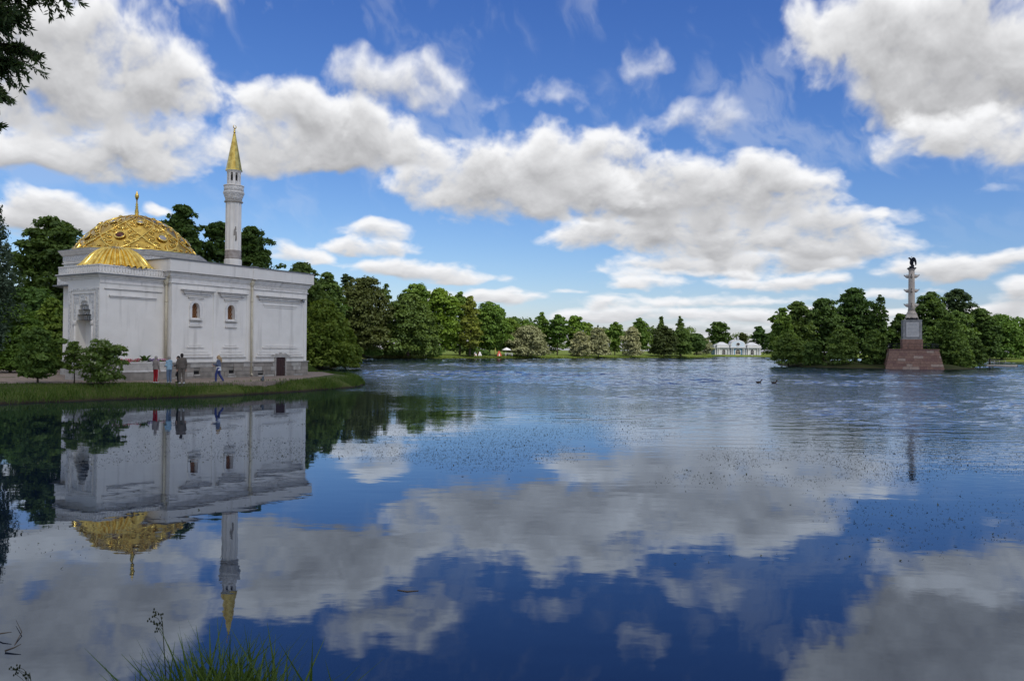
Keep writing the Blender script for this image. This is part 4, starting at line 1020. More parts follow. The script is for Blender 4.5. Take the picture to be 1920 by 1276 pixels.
# ribbed gilded half dome on the bay
DC=(-2.30,2.62)
prof=[(2.42,8.00),(2.32,8.05),(2.14,8.20),(1.97,8.40),(1.79,8.62),(1.57,8.84),(1.31,9.05),(1.0,9.24),(.65,9.38),(.3,9.46),(.02,9.48)]
n=288; vs=[];fs=[]
for r_,z in prof:
    for i in range(n):
        a=2*math.pi*i/n; k=abs(math.sin(18*a)); am=.30*min(1,r_/1.1)
        rr=r_*(1-.075*(1-k)**1.5) ; zz=z+am*.55*(k-.5)*(1 if r_>.3 else .2)
        vs.append((DC[0]+rr*math.cos(a),DC[1]+rr*math.sin(a),zz))
for j in range(len(prof)-1):
    for i in range(n): fs.append((j*n+i,j*n+(i+1)%n,(j+1)*n+(i+1)%n,(j+1)*n+i))
rd=B(MB().add(vs,fs,True),'ribbed_dome',M['gold_bright'])
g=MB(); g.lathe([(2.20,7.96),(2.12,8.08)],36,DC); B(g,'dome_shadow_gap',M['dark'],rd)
g=MB(); g.lathe([(.0,9.54),(.12,9.52),(.16,9.46),(.14,9.4)][::-1],16,DC); B(g,'dome_cap',M['gold'],rd)
# domed hall
HCX,HCY=4.48,10.90
def octa(r_,z0,z1,r2=None):
    P=[(math.cos(R(22.5+45*i)),math.sin(R(22.5+45*i))) for i in range(8)]; r2=r2 or r_
    vs=[(HCX+p[0]*r_,HCY+p[1]*r_,z0) for p in P]+[(HCX+p[0]*r2,HCY+p[1]*r2,z1) for p in P]
    return vs,[tuple(range(8))[::-1],tuple(range(8,16))]+[(i,(i+1)%8,8+(i+1)%8,8+i) for i in range(8)]
g=MB(); g.add(*octa(5.000,.4,9.98)); B(g,'hall_wall',M['white'])
g=MB()
for a,z0,z1,b in ((5.10,8.30,8.42,None),(5.13,9.02,9.10,None),(5.11,9.62,9.70,5.2),(5.2,9.70,9.86,5.32),(5.34,9.86,9.98,5.42)): g.add(*octa(a,z0,z1,b))
B(g,'hall_cornice',M['white_b'])
g=MB(); g.add(*octa(5.069,9.18,9.60)); B(g,'hall_carved_band',M['carved'])
g=MB(); g.add(*octa(5.415,9.98,10.03)); B(g,'hall_eaves',M['roof'])
g=MB(); g.add(*octa(5.147,.4,1.85)); B(g,'hall_plinth',M['plinth_w'])
g=MB(); g.add(*octa(5.72,7.34,7.42)); B(g,'hall_lower_eaves',M['roof'])
g=MB(); g.add(*octa(5.42,7.42,8.02)); B(g,'hall_lower_frieze',M['carved'])
SP=[(0.0,4.66,10.03),(.05,4.55,10.10),(.18,4.28,10.45),(.36,3.70,11.20),(.55,3.02,11.92),(.72,2.26,12.50),(.86,1.45,12.88),(.95,.80,13.06),(1.0,.62,13.10)]
ss=[p[0] for p in SP]
def dsurf(th,s,out=0.0):
    s=min(max(s,0),1); r_=np.interp(s,ss,[p[1] for p in SP]); z=np.interp(s,ss,[p[2] for p in SP])
    e=.02; r2=np.interp(min(s+e,1),ss,[p[1] for p in SP])-np.interp(max(s-e,0),ss,[p[1] for p in SP]); z2=np.interp(min(s+e,1),ss,[p[2] for p in SP])-np.interp(max(s-e,0),ss,[p[2] for p in SP])
    L_=math.hypot(r2,z2) or 1; nr,nz=z2/L_,-r2/L_
    return Vector((HCX+(r_+out*nr)*math.cos(th),HCY+(r_+out*nr)*math.sin(th),z+out*nz))
g=MB(); fine=[(float(np.interp(t,ss,[p[1] for p in SP])),float(np.interp(t,ss,[p[2] for p in SP]))) for t in np.linspace(0,1,30)]
# smooth the profile
for _ in range(2): fine=[fine[0]]+[((fine[i-1][0]+2*fine[i][0]+fine[i+1][0])/4,(fine[i-1][1]+2*fine[i][1]+fine[i+1][1])/4) for i in range(1,len(fine)-1)]+[fine[-1]]
g.lathe(fine,64,(HCX,HCY)); dome=B(g,'gilded_dome',M['gold'])
TM=R(-140)
for k in range(8):
    for sg in (-1,1):
        pts=[dsurf(TM+k*math.pi/4+sg*R(22.5)*(s-.01)/.33,s,.03) for s in np.linspace(.01,.97,26)]
        B(MB().tube(pts,[.066*(1-.5*s) for s in np.linspace(0,1,26)],6),'rib',M['gold_bright'],dome)
g=MB(); g.tube([dsurf(t,.02,.03) for t in np.linspace(0,2*np.pi,73)],.09,6,caps=False); B(g,'base_ring',M['gold_bright'],dome)
def medallion(th,s,size,stone):
    c=dsurf(th,s,.02); n_=(dsurf(th,s,1)-dsurf(th,s,0)).normalized(); e=Vector((-math.sin(th),math.cos(th),0)); u_=n_.cross(e)
    if u_.z<0: u_=-u_
    P=lambda a,rx,rz,o_: c+e*(rx*math.cos(a))+u_*(rz*math.sin(a))+n_*o_
    A_=np.linspace(0,2*np.pi,25)
    B(MB().tube([P(a,size,size*.86,.07) for a in A_],size*.20,6,caps=False),'medallion',M['gold_bright'],dome)
    vs=[P(a,size*.85,size*.72,.06) for a in A_[:-1]]+[P(a,size*.5,size*.42,.13) for a in A_[:-1]]+[c+n_*.15]
    fs=[(i,(i+1)%24,24+(i+1)%24,24+i) for i in range(24)]+[(24+i,24+(i+1)%24,48) for i in range(24)]
    B(MB().add(vs,fs,True),'medallion_stone',M[stone],dome)
def curl(g,th,s,du,ds,r0,turn,sg,rad):
    """a tapering scroll lying on the dome"""
    rr=np.interp(s,ss,[p[1] for p in SP]); pts=[];ra=[]
    for t in np.linspace(0,1,16):
        a=turn*t*2*math.pi; q=r0*(1-.72*t); x=du+sg*q*math.cos(a); y=ds+q*math.sin(a)
        pts.append(dsurf(th+x/rr,s+y/6.3,.035)); ra.append(rad*(1-.45*t))
    g.tube(pts,ra,5)
sw=MB()
for k in range(8):
    th=TM+k*math.pi/4
    medallion(th,.34,.36,'jewel_red' if k%2==0 else 'jewel_grey')
    medallion(th+R(22.5),.66,.26,'jewel_grey')
    medallion(th,.885,.14,'jewel_grey')
    for sg in (-1,1):
        for du,ds,r0 in ((.78,-.15,.26),(.62,.62,.20),(.55,-.85,.26),(1.06,-.55,.20),(.25,1.05,.17),(1.02,.22,.14)): curl(sw,th,.34,sg*du,ds,r0,1.35,sg,.046)
        for du,ds,r0 in ((.50,-.05,.18),(.36,.46,.14),(.34,-.55,.20),(.62,-.40,.12)): curl(sw,th+R(22.5),.66,sg*du,ds,r0,1.3,sg,.036)
        for du,ds,r0 in ((.34,-.25,.16),(.95,-.3,.2)): curl(sw,th+R(22.5),.16,sg*du,ds,r0,1.2,sg,.05)
        curl(sw,th,.885,sg*.3,-.05,.11,1.1,sg,.035)
    sw.tube([dsurf(th,s,.03) for s in (.06,.10,.16,.2)],[.09,.05,.10,.03],6); sw.tube([dsurf(th,s,.03) for s in (.47,.53,.6)],[.04,.09,.03],6)
B(sw,'scrollwork',M['gold_bright'],dome)['kind']='stuff'
g=MB(); g.lathe([(.66,13.08),(.70,13.12),(.66,13.18),(.30,13.22),(.16,13.28),(.12,13.36),(.17,13.44),(.13,13.52),(.16,13.58),(.10,13.64),(.13,13.72),(.085,13.80),(.12,13.92),(.07,14.0),(.10,14.1),(.055,14.2),(.05,14.45),(.09,14.52),(.155,14.70),(.14,14.84),(.08,14.96),(.04,15.08),(.0,15.22)],14,(HCX,HCY)); B(g,'finial',M['gold'],dome)
# minaret
MX,MY=11.40,7.99
def ML(prof,n=24,**k): return MB().lathe(prof,n,(MX,MY),**k)
mn=B(MB().box(MX-.74,MX+.74,MY-.74,MY+.74,8.1,9.3).lathe([(.72,9.3),(.72,10.25),(.66,10.3)],12,(MX,MY),smooth=False),'minaret',M['white'])
B(ML([(.66,10.3),(.67,10.45),(.645,10.6),(.67,10.75),(.645,10.95),(.68,11.0),(.66,11.05)],16),'brick_band',pbr('worn_brick',(.50,.45,.41),(.29,.24,.21),.9,scale=2.2,bump=.03,bscale=6),mn)
n=12*8; vs=[];fs=[]
for z in (11.05,15.05):
    for i in range(n):
        a=2*math.pi*i/n; q=(i%8)/8; rr=.645*(1-.10*math.sin(math.pi*q)); vs.append((MX+rr*math.cos(a),MY+rr*math.sin(a),z))
for i in range(n): fs.append((i,(i+1)%n,n+(i+1)%n,n+i))
B(MB().add(vs,fs,False),'shaft',M['white'],mn)
for j,(a,z,w2,h2) in enumerate(((-118,12.55,.10,.32),(-108,12.2,.07,.42),(-112,12.85,.06,.18))):
    g=MB(); g.panel([(-w2,-h2),(w2*.6,-h2*.9),(w2,-.1),(w2*.5,h2),(-w2*.4,h2*.8),(-w2*.9,.1)],-.012,0.01); ang=R(a)
    g.xf(Matrix.Translation((MX+.632*math.cos(ang),MY+.632*math.sin(ang),z))@Matrix.Rotation(ang+R(90),4,'Z')); B(g,'worn_patch',M['plinth'],mn)
B(ML([(.66,15.05),(.76,15.10),(.76,15.18),(.66,15.22)]),'ring_moulding',M['plinth_w'],mn)
B(ML([(.67,15.22),(.70,15.45),(.78,15.62),(.80,15.74),(.86,15.84),(.86,15.92),(.82,15.94)]),'corbel',M['carved'],mn)
B(ML([(.80,15.94),(.80,16.44)],24),'balcony',M['carved'],mn)
B(ML([(.84,15.92),(.84,15.99),(.80,16.0)]),'balcony_edge',M['white_b'],mn); B(ML([(.80,16.42),(.84,16.44),(.84,16.51),(.72,16.52)]),'balcony_rail',M['white_b'],mn)
B(ML([(.46,16.3),(.46,17.6)],16),'lantern_core',M['mortar'],mn)
for i in range(8):
    a=R(45*i+8); g=MB(); g.bev(-.10,.10,-.05,.05,16.45,17.58,.015); g.xf(Matrix.Translation((MX+.50*math.cos(a),MY+.50*math.sin(a),0))@Matrix.Rotation(a+R(90),4,'Z')); B(g,'lantern_pier',M['white_b'],mn)
for i in range(8):
    a=R(45*i+30.5); g=MB(); g.panel(arch(0,.08,16.95,17.3,6),-.01,.02); g.xf(Matrix.Translation((MX+.465*math.cos(a),MY+.465*math.sin(a),0))@Matrix.Rotation(a+R(90),4,'Z')); B(g,'lantern_window',M['dark'],mn)
    g=MB(); g.box(-.1,.1,-.03,.03,16.45,16.85); g.xf(Matrix.Translation((MX+.49*math.cos(a),MY+.49*math.sin(a),0))@Matrix.Rotation(a+R(90),4,'Z')); B(g,'lantern_parapet',M['carved'],mn)
B(ML([(.52,17.55),(.56,17.60),(.58,17.68),(.66,17.74),(.66,17.80)]),'lantern_cornice',M['white_b'],mn)
B(MB().lathe([(.70,17.76),(.70,17.82),(.66,17.86),(.40,19.3),(.10,20.9),(.05,20.98)],12,(MX,MY),smooth=False),'spire',M['gold_bright'],mn)
g=ML([(.05,20.95),(.10,21.02),(.10,21.08),(.05,21.14),(.09,21.22),(.04,21.30),(.03,21.36)],12)
g.tube([(MX+.14*math.cos(a),MY-.03,21.50+.14*math.sin(a)) for a in np.linspace(R(-250),R(70),18)],[.012+.035*math.sin(math.pi*t) for t in np.linspace(0,1,18)],6)
B(g,'crescent_finial',M['gold'],mn)
# lamp on the hall wall and lamp on the right end of the long wall
def spotlamp(x,y,z,ang,lab):
    g=MB(); g.lathe([(.05,0),(.10,.02),(.11,.16),(.07,.18)],10); g.xf(Matrix.Translation((x,y,z))@Matrix.Rotation(ang,4,'Z')@Matrix.Rotation(R(115),4,'X')); o=B(g,'wall_lamp',M['steel'])
    g=MB(); g.tube([(x,y,z),(x+.02,y+.22,z-.05)],.02,6); B(g,'lamp_bracket',M['steel'],o)
spotlamp(11.45,-.24,6.62,0,'')
spotlamp(HCX-4.95,HCY-2.2,6.9,R(-70),'')

def loc2w(x,y,z=0): 
    c,s=math.cos(R(58.25)),math.sin(R(58.25)); return Vector((-22.79+x*c-y*s, 53.49+x*s+y*c, z))
# ------------------------------------------------------------------ flower box against the bay
fx=empty('flower_box',loc2w(-2.15,.1,.74),R(58.25)); tag(fx,'long white lattice flower box on a stone base against the bath house','planter')
MB().box(-1.95,1.95,-.55,.34,-.04,.50).build('stone_base',M['plinth'],fx)
MB().box(-1.97,1.97,-.58,.34,.50,.56).build('base_cap',M['plinth_w'],fx)
MB().box(-1.85,1.85,-.42,.34,.56,1.10).build('trough',M['plinth_w'],fx)
g=MB(); g.box(-1.9,1.9,-.52,-.44,1.10,1.17); g.box(-1.9,1.9,-.52,-.44,.56,.62); g.box(-1.9,-1.82,-.515,-.44,.62,1.10); g.box(1.82,1.9,-.515,-.44,.62,1.10); g.build('lattice_frame',M['white_b'],fx)
g=MB()
for i in range(-7,44):
    for sg in (-1,1):
        x0=-1.82+i*.085; x1=x0+sg*.48
        if sg<0: x0+=.48; x1=x0-.48
        if min(x0,x1)<-1.83 or max(x0,x1)>1.83: continue
        yy=-.50 if sg>0 else -.475
        g.add([(x0-.014,yy,.62),(x0+.014,yy,.62),(x1+.014,yy,1.10),(x1-.014,yy,1.10),(x0-.014,yy+.02,.62),(x0+.014,yy+.02,.62),(x1+.014,yy+.02,1.10),(x1-.014,yy+.02,1.10)],[(0,1,2,3),(4,7,6,5),(0,3,7,4),(1,5,6,2)])
g.build('lattice',M['white_b'],fx)
leaf('petal_red',(.42,.02,.04),(.60,.05,.12),trans=.2); leaf('petal_violet',(.16,.05,.30),(.32,.14,.48),trans=.2); leaf('petal_pink',(.50,.10,.28),(.66,.30,.48),trans=.2)
def flowers(label,x0,x1,mm,seed,n=240):
    rs=np.random.RandomState(seed); o=empty('flowers',loc2w(-2.15,.1,.74),R(58.25)); tag(o,label,'flowers')
    C=np.stack([rs.uniform(x0,x1,n),rs.uniform(-.42,.1,n),1.12+.26*rs.rand(n)],1); N=rs.normal(size=(n,3))*.5+np.array([0,-.5,.8]); N/=np.linalg.norm(N,axis=1)[:,None]
    V,F,t=leaf_cloud(C,N,.05,rs.rand(n),rs); link('petals',quad_mesh('petals',V,F,tint=t),M[mm],o)
    C2=C-np.array([0,-.02,.10])+rs.normal(size=(n,3))*.04; V,F,t=leaf_cloud(C2,N,.07,rs.rand(n),rs); link('leaves',quad_mesh('leaves',V,F,tint=t),M['leaf_shrub'],o)
flowers('red flowers in the flower box, left of the broad leaved plant',-1.8,-.15,'petal_red',1)
flowers('violet flowers in the flower box, right of the broad leaved plant',.45,1.25,'petal_violet',2,150)
flowers('pink flowers at the right end of the flower box',1.2,1.82,'petal_pink',3,110)
o=empty('leafy_plant',loc2w(-1.95,-.05,1.86),R(58.25)); tag(o,'dark broad leaved plant standing tall in the flower box','plant')
for i in range(22):
    a=i*2.4; el_=R(25+50*((i*7)%10)/10); L_=.62+.3*((i*3)%5)/5; g=MB(); pts=[]
    d=Vector((math.cos(a)*math.cos(el_),math.sin(a)*math.cos(el_)*.6,math.sin(el_))); sd=d.cross(Vector((0,0,1))).normalized()
    for t,wd in ((.25,.02),(.5,.10),(.75,.11),(.92,.06),(1,.0)):
        c=d*L_*t+Vector((0,0,-.22*t*t)); pts+=[c-sd*wd,c+Vector((0,0,.015)),c+sd*wd]
    g.add(pts,[(3*j+k,3*j+k+1,3*j+k+4,3*j+k+3) for j in range(4) for k in (0,1)],True); g.build('leaf',M['leaf_shrub'],o)

# ------------------------------------------------------------------ memorial column
CP=at(1709,143); cz0=0
col=empty('memorial_column',(CP.x,CP.y,0),R(-20)); col.scale=(.80,.80,1.036); tag(col,'tall rostral column with a bronze eagle on a stepped red granite platform','column')
# platform: seven battered courses of granite blocks
core=MB(); vs=[(-5.62,-5.62,-1),(5.62,-5.62,-1),(5.62,5.62,-1),(-5.62,5.62,-1),(-4.68,-4.68,3.22),(4.68,-4.68,3.22),(4.68,4.68,3.22),(-4.68,4.68,3.22)]
core.add(vs,[(0,3,2,1),(4,5,6,7),(0,1,5,4),(1,2,6,5),(2,3,7,6),(3,0,4,7)]); core.build('platform_core',M['granite_dark'],col)
NC=7; ch=3.22/NC
for side in range(4):
    Rm=Matrix.Rotation(R(90*side),4,'Z')
    for c in range(NC):
        hw=5.75-.94*(c/NC); hw2=hw-.10; z0=c*ch; x=-hw
        while x<hw-.05:
            L_=rnd.uniform(1.1,2.1); q=min(x+L_,hw); 
            if hw-q<.5: q=hw
            o_=rnd.uniform(-.02,.02); k0,k1=hw2/hw*x,hw2/hw*q
            g=MB(); vs=[(x+.012,-hw+o_,z0+.02),(q-.012,-hw+o_,z0+.02),(k1-.012,-hw2+o_,z0+ch-.02),(k0+.012,-hw2+o_,z0+ch-.02),(x+.012,-hw+.3,z0+.02),(q-.012,-hw+.3,z0+.02),(k1-.012,-hw2+.3,z0+ch-.02),(k0+.012,-hw2+.3,z0+ch-.02)]
            g.add(vs,[(0,1,2,3),(3,2,6,7),(0,4,5,1),(0,3,7,4),(1,5,6,2)]).xf(Rm)
            tone=M['granite_red'] if rnd.random()<.62 else (M['granite_pale'] if rnd.random()<.45 else M['granite_dark'])
            g.build('stone',tone,col); x=q
MB().box(-4.95,4.95,-4.95,4.95,3.22,3.42).build('platform_coping',M['granite_dark'],col)
for side in range(4):
    Rm=Matrix.Rotation(R(90*side),4,'Z'); g=MB()
    for i in range(9): g.tube([(-4.7+i*1.175,-4.7,3.42),(-4.7+i*1.175,-4.7,4.32)],.03,5)
    for z in (3.85,4.32): g.tube([(-4.7,-4.7,z),(4.7,-4.7,z)],.022,5)
    g.xf(Rm).build('railing',M['bronze'],col)
g=MB(); g.bev(-2.05,2.05,-2.05,2.05,3.42,5.10,.04); g.build('pedestal_base',M['granite_red'],col)
for side in range(4):
    g=MB()
    for xx in (-.62,.95): g.box(xx-.012,xx+.012,-2.062,-2.04,3.46,5.05)
    g.xf(Matrix.Rotation(R(90*side),4,'Z')).build('joint',M['granite_dark'],col)
g=MB(); g.bev(-1.86,1.86,-1.86,1.86,5.10,8.25,.03); g.box(-1.95,1.95,-1.95,1.95,5.10,5.22); g.box(-1.93,1.93,-1.93,1.93,8.25,8.42); g.build('pedestal',M['marble_grey'],col)
for side in range(4):
    Rm=Matrix.Rotation(R(90*side),4,'Z')
    g=MB(); g.bev(-1.28,1.28,-1.93,-1.86,5.50,8.0,.02); g.xf(Rm).build('plaque',M['marble_white' if side!=3 else 'marble_grey'],col)
    g=MB()
    for (a,b,c,d) in ((-1.36,1.36,8.0,8.08),(-1.36,1.36,5.42,5.50),(-1.36,-1.28,5.50,8.0),(1.28,1.36,5.50,8.0)): g.box(a,b,-1.95,-1.86,c,d)
    g.xf(Rm).build('plaque_frame',M['marble_grey'],col)
    g=MB()
    for r_ in range(9):
        x=-.95; 
        while x<.95:
            q=min(x+rnd.uniform(.08,.3),.97); g.box(x,q,-1.936,-1.930,7.72-r_*.23,7.79-r_*.23); x=q+.05
    g.xf(Rm).build('inscription',M['marble_grey'],col)
g=MB(); g.box(-1.30,1.30,-1.30,1.30,8.42,8.62); g.add([(-1.28,-1.28,8.62),(1.28,-1.28,8.62),(1.28,1.28,8.62),(-1.28,1.28,8.62),(-1.0,-1.0,9.35),(1.0,-1.0,9.35),(1.0,1.0,9.35),(-1.0,1.0,9.35)],[(4,5,6,7),(0,1,5,4),(1,2,6,5),(2,3,7,6),(3,0,4,7)]); g.box(-1.0,1.0,-1.0,1.0,9.35,9.52); g.build('column_plinth',M['marble_rose'],col)
g=MB(); g.lathe([(.96,9.52),(1.0,9.60),(.96,9.70),(.80,9.76),(.84,9.84),(.80,9.92),(.70,9.98)],28); g.build('column_base',M['marble_rose'],col)
g=MB(); g.lathe([(.71,9.96),(.69,11),(.67,13),(.65,15),(.61,16.9)],28); g.build('shaft',M['marble_rose'],col)
g=MB(); g.lathe([(.575,16.55),(.63,16.6),(.575,16.66)],28); g.lathe([(.575,16.88),(.64,16.95),(.62,17.02),(.78,17.2),(.86,17.26)],28); g.build('capital',M['marble_rose'],col)
g=MB(); g.bev(-.86,.86,-.86,.86,17.26,17.44,.03); g.lathe([(.5,17.44),(.45,17.75)],16); g.build('abacus',M['bronze'],col)
# ship prows (rostra): three tiers, pointing left, right, front and back
def prow():
    m=MB(); n=10; secs=[(.0,.40,.36,0),(.35,.42,.34,.0),(.60,.32,.22,.04),(.80,.18,.12,.10),(.94,.06,.05,.15)]
    vs=[];fs=[]
    for x,h,wd,up in secs:
        for i in range(n):
            a=2*math.pi*i/n; vs.append((.55+x,wd*math.cos(a)*(1 if math.sin(a)>0 else .8),up+h*math.sin(a)*(.62 if math.sin(a)>0 else 1)*.75))
    for j in range(len(secs)-1):
        for i in range(n): fs.append((j*n+i,j*n+(i+1)%n,(j+1)*n+(i+1)%n,(j+1)*n+i))
    fs.append(tuple((len(secs)-1)*n+i for i in range(n))); m.add(vs,fs,True); return m
pw=prow().mesh('ship_prow'); hd=MB(); hd.tube([(1.38,0,.12),(1.48,0,.18),(1.50,0,.30),(1.44,0,.36)],[.08,.08,.06,.03],8); hd.ball((1.49,0,.20),.095,8,6); hd=hd.mesh('figurehead')
bel=MB(); bel.tube([(.6,0,.26),(.95,0,.28),(1.3,0,.2)],[.05,.05,.03],6); bel=bel.mesh('prow_rail')
first=True
for z in (10.95,13.45,15.95):
    for k in range(4):
        o=link('ship_prow',pw,M['marble_rose'] if first else None,col,(0,0,z)); o.rotation_euler=(0,0,R(-6+90*k))
        link('figurehead',hd,M['bronze'] if first else None,o); link('prow_rail',bel,M['marble_rose'] if first else None,o); first=False
# bronze eagle with half spread wings, head to the left
g=MB(); g.ball((0,0,18.35),.42,12,8,(1,.8,1.25)); g.tube([(-.05,0,18.65),(-.22,0,18.98),(-.42,0,19.12)],[.30,.20,.15],8); g.ball((-.46,0,19.12),.17,8,6); g.tube([(-.56,0,19.12),(-.72,0,19.10),(-.78,0,19.0)],[.08,.05,.01],6)
for sy in (-1,1): g.tube([(.0,sy*.15,18.05),(-.02,sy*.18,17.78)],[.16,.10],6)
g.build('eagle_body',M['bronze'],col)
for sy in (-1,1):
    g=MB(); P=[(-.12,18.85),(.12,19.22),(.42,19.26),(.72,19.02),(.90,18.6),(.93,18.1),(.86,17.82),(.76,18.0),(.70,18.35),(.55,18.55),(.38,18.45),(.30,18.15),(.1,18.3)]
    vs=[(p[0],sy*(.30+.20*max(0,p[0])),p[1]) for p in P]+[(p[0],sy*(.40+.26*max(0,p[0])),p[1]) for p in P]; n=len(P)
    g.add(vs,[tuple(range(n)),tuple(range(n,2*n))[::-1]]+[(i,n+i,n+(i+1)%n,(i+1)%n) for i in range(n)]); g.build('wing',M['bronze'],col)
g=MB(); g.tube([(.1,0,18.0),(.36,0,17.8),(.5,0,17.62)],[.22,.2,.08],8); g.build('tail',M['bronze'],col)
g=MB(); g.tube([(-.02,0,19.16),(-.0,0,19.45)],.03,6); g.tube([(-.1,0,19.36),(.1,0,19.36)],.03,6); g.build('crest',M['bronze'],col)
# bronze trophies heaped on the pedestal
g=MB(); rt=random.Random(5)
for i in range(16):
    x=rt.uniform(-1.2,1.2); p=Vector((x,-1.45,8.50)); d=Vector((rt.uniform(-.6,.6),rt.uniform(-.15,.15),rt.uniform(.05,.4))); g.tube([p-d*.6+Vector((0,0,.12)),p,p+d],[.05,.11,.04],6)
for x in (-.8,.1,.85): g.ball((x,-1.5,8.62),.24,8,6,(1.2,.7,.8))
g.build('trophies',M['bronze'],col)

# ------------------------------------------------------------------ pavilion on the far shore
pav=empty('lakeside_pavilion',(at(1383,432).x,432,.12),R(-1.5)); pav.scale=(1,1,.87); tag(pav,'blue and white baroque pavilion with an arched centre across the pond','pavilion')
def PB(mb,n,m,p=None): return mb.build(n,M[m] if isinstance(m,str) else m,p or pav)
PB(MB().box(-13.1,13.1,-1.2,9,-.8,.9),'terrace','pav_white')
PB(MB().box(-12.4,12.4,0,8,.9,5.3),'wall','pav_blue')
PB(MB().box(-3.9,3.9,-.7,0.01,.9,5.3),'centre_wall','pav_blue')
for sx in (-1,1):
    PB(MB().box(sx*8.1-3.0,sx*8.1+3.0,-.75,.01,.9,5.3),'wing_wall','pav_white')
    g=MB(); g.panel(arch(sx*7.6,.78,1.2,3.5,8),-.80,-.74); PB(g,'window','glass_dark')
    g=MB(); A=arch(sx*7.6,1.05,1.1,3.5,8); I=arch(sx*7.6,.78,1.1,3.5,8)
    for i in range(1,len(A)-1): g.add([(A[i][0],-.86,A[i][1]),(A[i+1][0],-.86,A[i+1][1]),(I[i+1][0],-.86,I[i+1][1]),(I[i][0],-.86,I[i][1])],[(0,1,2,3)])
    for s2 in (-1,1): g.box(sx*7.6+s2*.92-.14,sx*7.6+s2*.92+.14,-.86,-.74,1.1,3.6)
    PB(g,'window_surround','pav_white')
    g=MB(); 
    for s2 in (-.0,): g.box(sx*7.6-.03,sx*7.6+.03,-.83,-.80,1.2,4.1); 
    for z in (2.0,2.8,3.6): g.box(sx*7.6-.78,sx*7.6+.78,-.83,-.80,z-.03,z+.03)
    PB(g,'glazing_bar','pav_white')
for x in (-12.1,-11.2,-10.3,-5.3,-4.4,-3.4,-2.6,2.6,3.4,4.4,5.3,10.3,11.2,12.1):
    g=MB(); y=-1.15 if abs(x)<4 or 5<abs(x)<11.5 else -.75
    g.lathe([(.34,.9),(.34,1.1),(.27,1.2),(.25,4.7),(.33,4.85),(.36,5.0)],10,(x,y)); PB(g,'column','pav_white')
g=MB(); g.box(-12.7,12.7,-.3,8.2,5.0,5.35); g.box(-11.4,-4.9,-1.45,-.3,5.0,5.35); g.box(4.9,11.4,-1.45,-.3,5.0,5.35); g.box(-4.2,4.2,-1.5,-.3,5.0,5.35); PB(g,'architrave','pav_white')
g=MB(); g.box(-12.95,12.95,-.5,8.4,5.35,5.62); g.box(-11.6,-4.7,-1.7,-.5,5.35,5.62); g.box(4.7,11.6,-1.7,-.5,5.35,5.62); g.box(-4.4,4.4,-1.75,-.5,5.35,5.62); PB(g,'cornice','pav_roof')
g=MB(); g.box(-12.6,12.6,-.2,8.0,5.62,6.9); g.box(-11.3,-4.9,-1.3,-.2,5.62,6.9); g.box(4.9,11.3,-1.3,-.2,5.62,6.9); PB(g,'parapet','pav_white')
for sx in (-1,1):
    g=MB(); a,b=sx*8.1-3.7,sx*8.1+3.7
    g.add([(a,-1.4,6.9),(b,-1.4,6.9),(b,8,6.9),(a,8,6.9),(sx*8.1-.9,2.5,8.9),(sx*8.1+.9,2.5,8.9)],[(0,1,5,4),(1,2,5),(2,3,4,5),(3,0,4)]); PB(g,'roof','pav_roof')
    for x in (4.75,11.4): 
        g=MB(); g.lathe([(.2,6.9),(.12,7.1),(.28,7.4),(.22,7.7),(.0,7.85)],8,(sx*x,-1.2)); PB(g,'roof_vase','pav_roof')
g=MB(); g.panel([(-4.0,5.62),(4.0,5.62),(4.0,7.6)]+[(3.75*math.cos(a),7.6+2.55*math.sin(a)) for a in np.linspace(.12,math.pi-.12,14)]+[(-4.0,7.6)],-1.2,.4); PB(g,'arched_gable','pav_white')
g=MB(); P=[(3.5*math.cos(a),7.5+2.2*math.sin(a)) for a in np.linspace(0,math.pi,14)]; g.panel([(-3.5,6.0),(3.5,6.0)]+P,-1.24,-1.19); PB(g,'gable_field',pbr('pale_blue_panel',(.52,.60,.68),(.46,.54,.62),.8))
g=MB(); g.lathe([(4.0,7.0),(3.95,8.0),(3.6,9.1),(2.9,9.9),(1.8,10.4),(.5,10.6)],20,(0,3.9)); PB(g,'dome','pav_roof')
g=MB(); P=[(.85*math.cos(a),7.6+.85*math.sin(a)) for a in np.linspace(0,2*math.pi,16)[:-1]]; g.panel(P,-1.30,-1.24); PB(g,'round_window','glass_dark')
g=MB(); g.tube([(1.0*math.cos(a),-1.3,7.6+1.0*math.sin(a)) for a in np.linspace(0,2*math.pi,17)],.18,6,caps=False); PB(g,'round_window_frame','pav_white')
g=MB(); g.lathe([(.9,10.1),(.8,10.5),(.5,10.7)],10,(0,-.4)); g.tube([(0,-.4,10.6),(.05,-.4,11.4),(-.1,-.4,12.0),(.0,-.4,12.5)],[.55,.5,.28,.16],8); g.ball((0,-.4,12.6),.24,8,6)
g.tube([(-.3,-.4,11.7),(-.9,-.4,11.3)],[.14,.08],6); g.tube([(.3,-.4,11.7),(.9,-.4,11.5)],[.14,.08],6); PB(g,'roof_statue','pav_roof')
g=MB(); g.panel(arch(0,1.2,.9,3.0,10),-.78,-.70); d_=PB(g,'door','glass_dark')
g=MB(); A=arch(0,1.55,.9,3.0,10); I=arch(0,1.2,.9,3.0,10)
for i in range(1,len(A)-1): g.add([(A[i][0],-.84,A[i][1]),(A[i+1][0],-.84,A[i+1][1]),(I[i+1][0],-.84,I[i+1][1]),(I[i][0],-.84,I[i][1])],[(0,1,2,3)])
for s2 in (-1,1): g.box(s2*1.37-.17,s2*1.37+.17,-.84,-.70,.9,3.0)
PB(g,'door_surround','pav_white')
